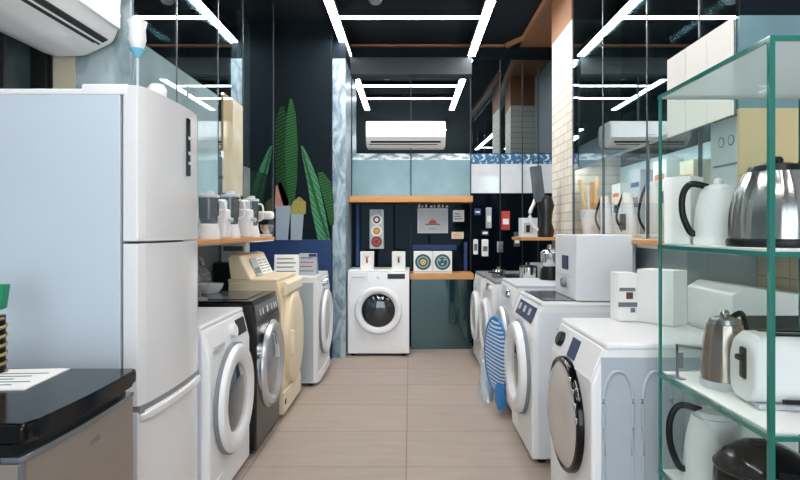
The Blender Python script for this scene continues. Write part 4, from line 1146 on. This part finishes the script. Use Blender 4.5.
for x, s_ in ((-.165, .82), (-.158, .93), (-.14, 1.0), (.14, 1.0), (.158, .93), (.165, .82)):
    secs.append([(x, u * s_, .012 + (v + .09) * (1 if s_ == 1 else s_ * .98)) for u, v in rrect(.17, .18, .055, 6)])
g.loft(secs, M['white_plastic']); b = g.build('body', t)
g = Geo(); g.box(-.172, -.15, -.035, .0, .07, .155, M['black'], .006); g.build('lever_slot', t)
g = Geo(); g.box(-.185, -.165, -.03, -.005, .12, .135, M['black'], .004); g.build('lever', t)
g = Geo(); g.box(-.1, .1, -.088, -.082, .022, .034, M['black'], .002); g.build('crumb_slot', t)
g = Geo()
for y in (-.03, .03): g.box(-.11, .11, y - .013, y + .013, .17, .196, M['dark_display'], .003)
g.build('bread_slot', t)
g = Geo(); g.box(-.15, .15, -.07, .07, 0, .014, M['light_grey'], .004); g.build('base', t)
t = thing('price_stand', 'small grey metal frame stand at the far left of the lower rack shelf', 'stand', (.885, 1.80, ZL), 12)
g = Geo(); g.tube([(-.03, 0, 0), (-.03, 0, .105), (.09, 0, .085), (.09, 0, 0)], .006, M['grey'], 6, sub=1); g.box(-.04, -.02, -.03, .03, 0, .004, M['grey'], .001); g.box(.08, .1, -.03, .03, 0, .004, M['grey'], .001); g.build('wire_frame', t)
g = Geo(); g.box(-.028, -.008, -.001, .001, .03, .08, M['ink']); g.build('tag', t)
kettle('white kettle with black loop handle on the bottom rack shelf behind the cooker', (.955, 1.765, ZB), .085, .245, 'white_plastic', lid='white_plastic', rot=172, base='white_plastic')
t = thing('multicooker', 'glossy black round cooker on the bottom rack shelf', 'cooker', (.972, 1.545, ZB), 0)
g = Geo(); g.lathe([(0, 0), (.09, 0), (.11, .02), (.122, .08), (.12, .13), (.112, .15), (0, .15)], M['black_gloss'], 40); g.build('body', t)
g = Geo(); g.lathe([(.118, .145), (.114, .165), (.095, .19), (.06, .207), (.03, .212), (0, .213)], M['black_gloss'], 40); l = g.build('lid', t)
g = Geo(); g.lathe([(.1205, .143), (.1225, .146), (.1205, .15), (.117, .15)], M['charcoal'], 40); g.build('rim', t)
g = Geo(); g.box(-.03, .03, -.018, .018, .205, .222, M['black'], .006); g.build('lid_handle', l)
g = Geo(); g.box(-.04, .04, -.128, -.11, .04, .09, M['dark_display'], .006); g.build('display', t)

# ------------------------------------------------------------------ counter seen through the rack
t = thing('base_unit', 'white counter unit under the right wall cabinet, seen through the glass rack', 'counter', (1.235, 2.12, 0))
g = Geo(); g.box(0, .40, 0, .48, .08, .82, M['white_side'], .005); g.build('carcass', t)
g = Geo(); g.box(0, .40, -.01, .49, .82, .85, M['light_grey'], .004); g.build('countertop', t)
g = Geo(); g.box(.02, .38, .03, .45, 0, .08, M['dark_top']); g.build('plinth', t)
g = Geo(); g.box(.01, .39, -.014, .001, .1, .8, M['white'], .004); d = g.build('door', t)
g = Geo(); g.box(.03, .05, -.03, -.012, .6, .72, M['chrome'], .003); g.build('handle', d)
t = thing('range_hood', 'white flat cooker hood lying on the counter behind the glass rack', 'cooker hood', (1.245, 2.16, .85))
g = Geo(); g.prism([(0, 0), (.36, 0), (.36, .15), (.05, .19), (0, .16)], 'y', 0, .36, M['white_plastic'], .008); g.build('casing', t)
g = Geo(); g.box(.03, .33, -.004, .002, .025, .08, M['label_dark'], .003); g.build('filter', t)
g = Geo(); g.lathe([(.02, 0), (.02, .015), (0, .018)], M['chrome'], 18, Matrix.Translation((.27, 0, .115)) @ YX); g.build('knob', t)

# ------------------------------------------------------------------ light
w = bpy.data.worlds.new('daylight'); bpy.context.scene.world = w; w.use_nodes = True
nt = w.node_tree; nt.nodes.clear()
o = nt.nodes.new('ShaderNodeOutputWorld'); bg = nt.nodes.new('ShaderNodeBackground')
bg.inputs['Color'].default_value = lin((222, 238, 250)); bg.inputs['Strength'].default_value = 4.3
nt.links.new(bg.outputs['Background'], o.inputs['Surface'])
pd = bpy.data.lights.new('daylight_portal', 'AREA'); pd.shape = 'RECTANGLE'; pd.size = 2.75; pd.size_y = 2.7
pd.cycles.is_portal = True
po = bpy.data.objects.new('daylight_portal', pd); C.objects.link(po)
po.location = (.04, YF - .04, 1.37); po.rotation_euler = (PI / 2, 0, 0)

sc = bpy.context.scene
sc.view_settings.view_transform = 'Standard'; sc.view_settings.look = 'None'
sc.view_settings.gamma = 1; sc.view_settings.use_curve_mapping = False
sc.view_settings.exposure = 0.27
sc.cycles.max_bounces = 12; sc.cycles.glossy_bounces = 8; sc.cycles.transparent_max_bounces = 24
sc.cycles.diffuse_bounces = 5
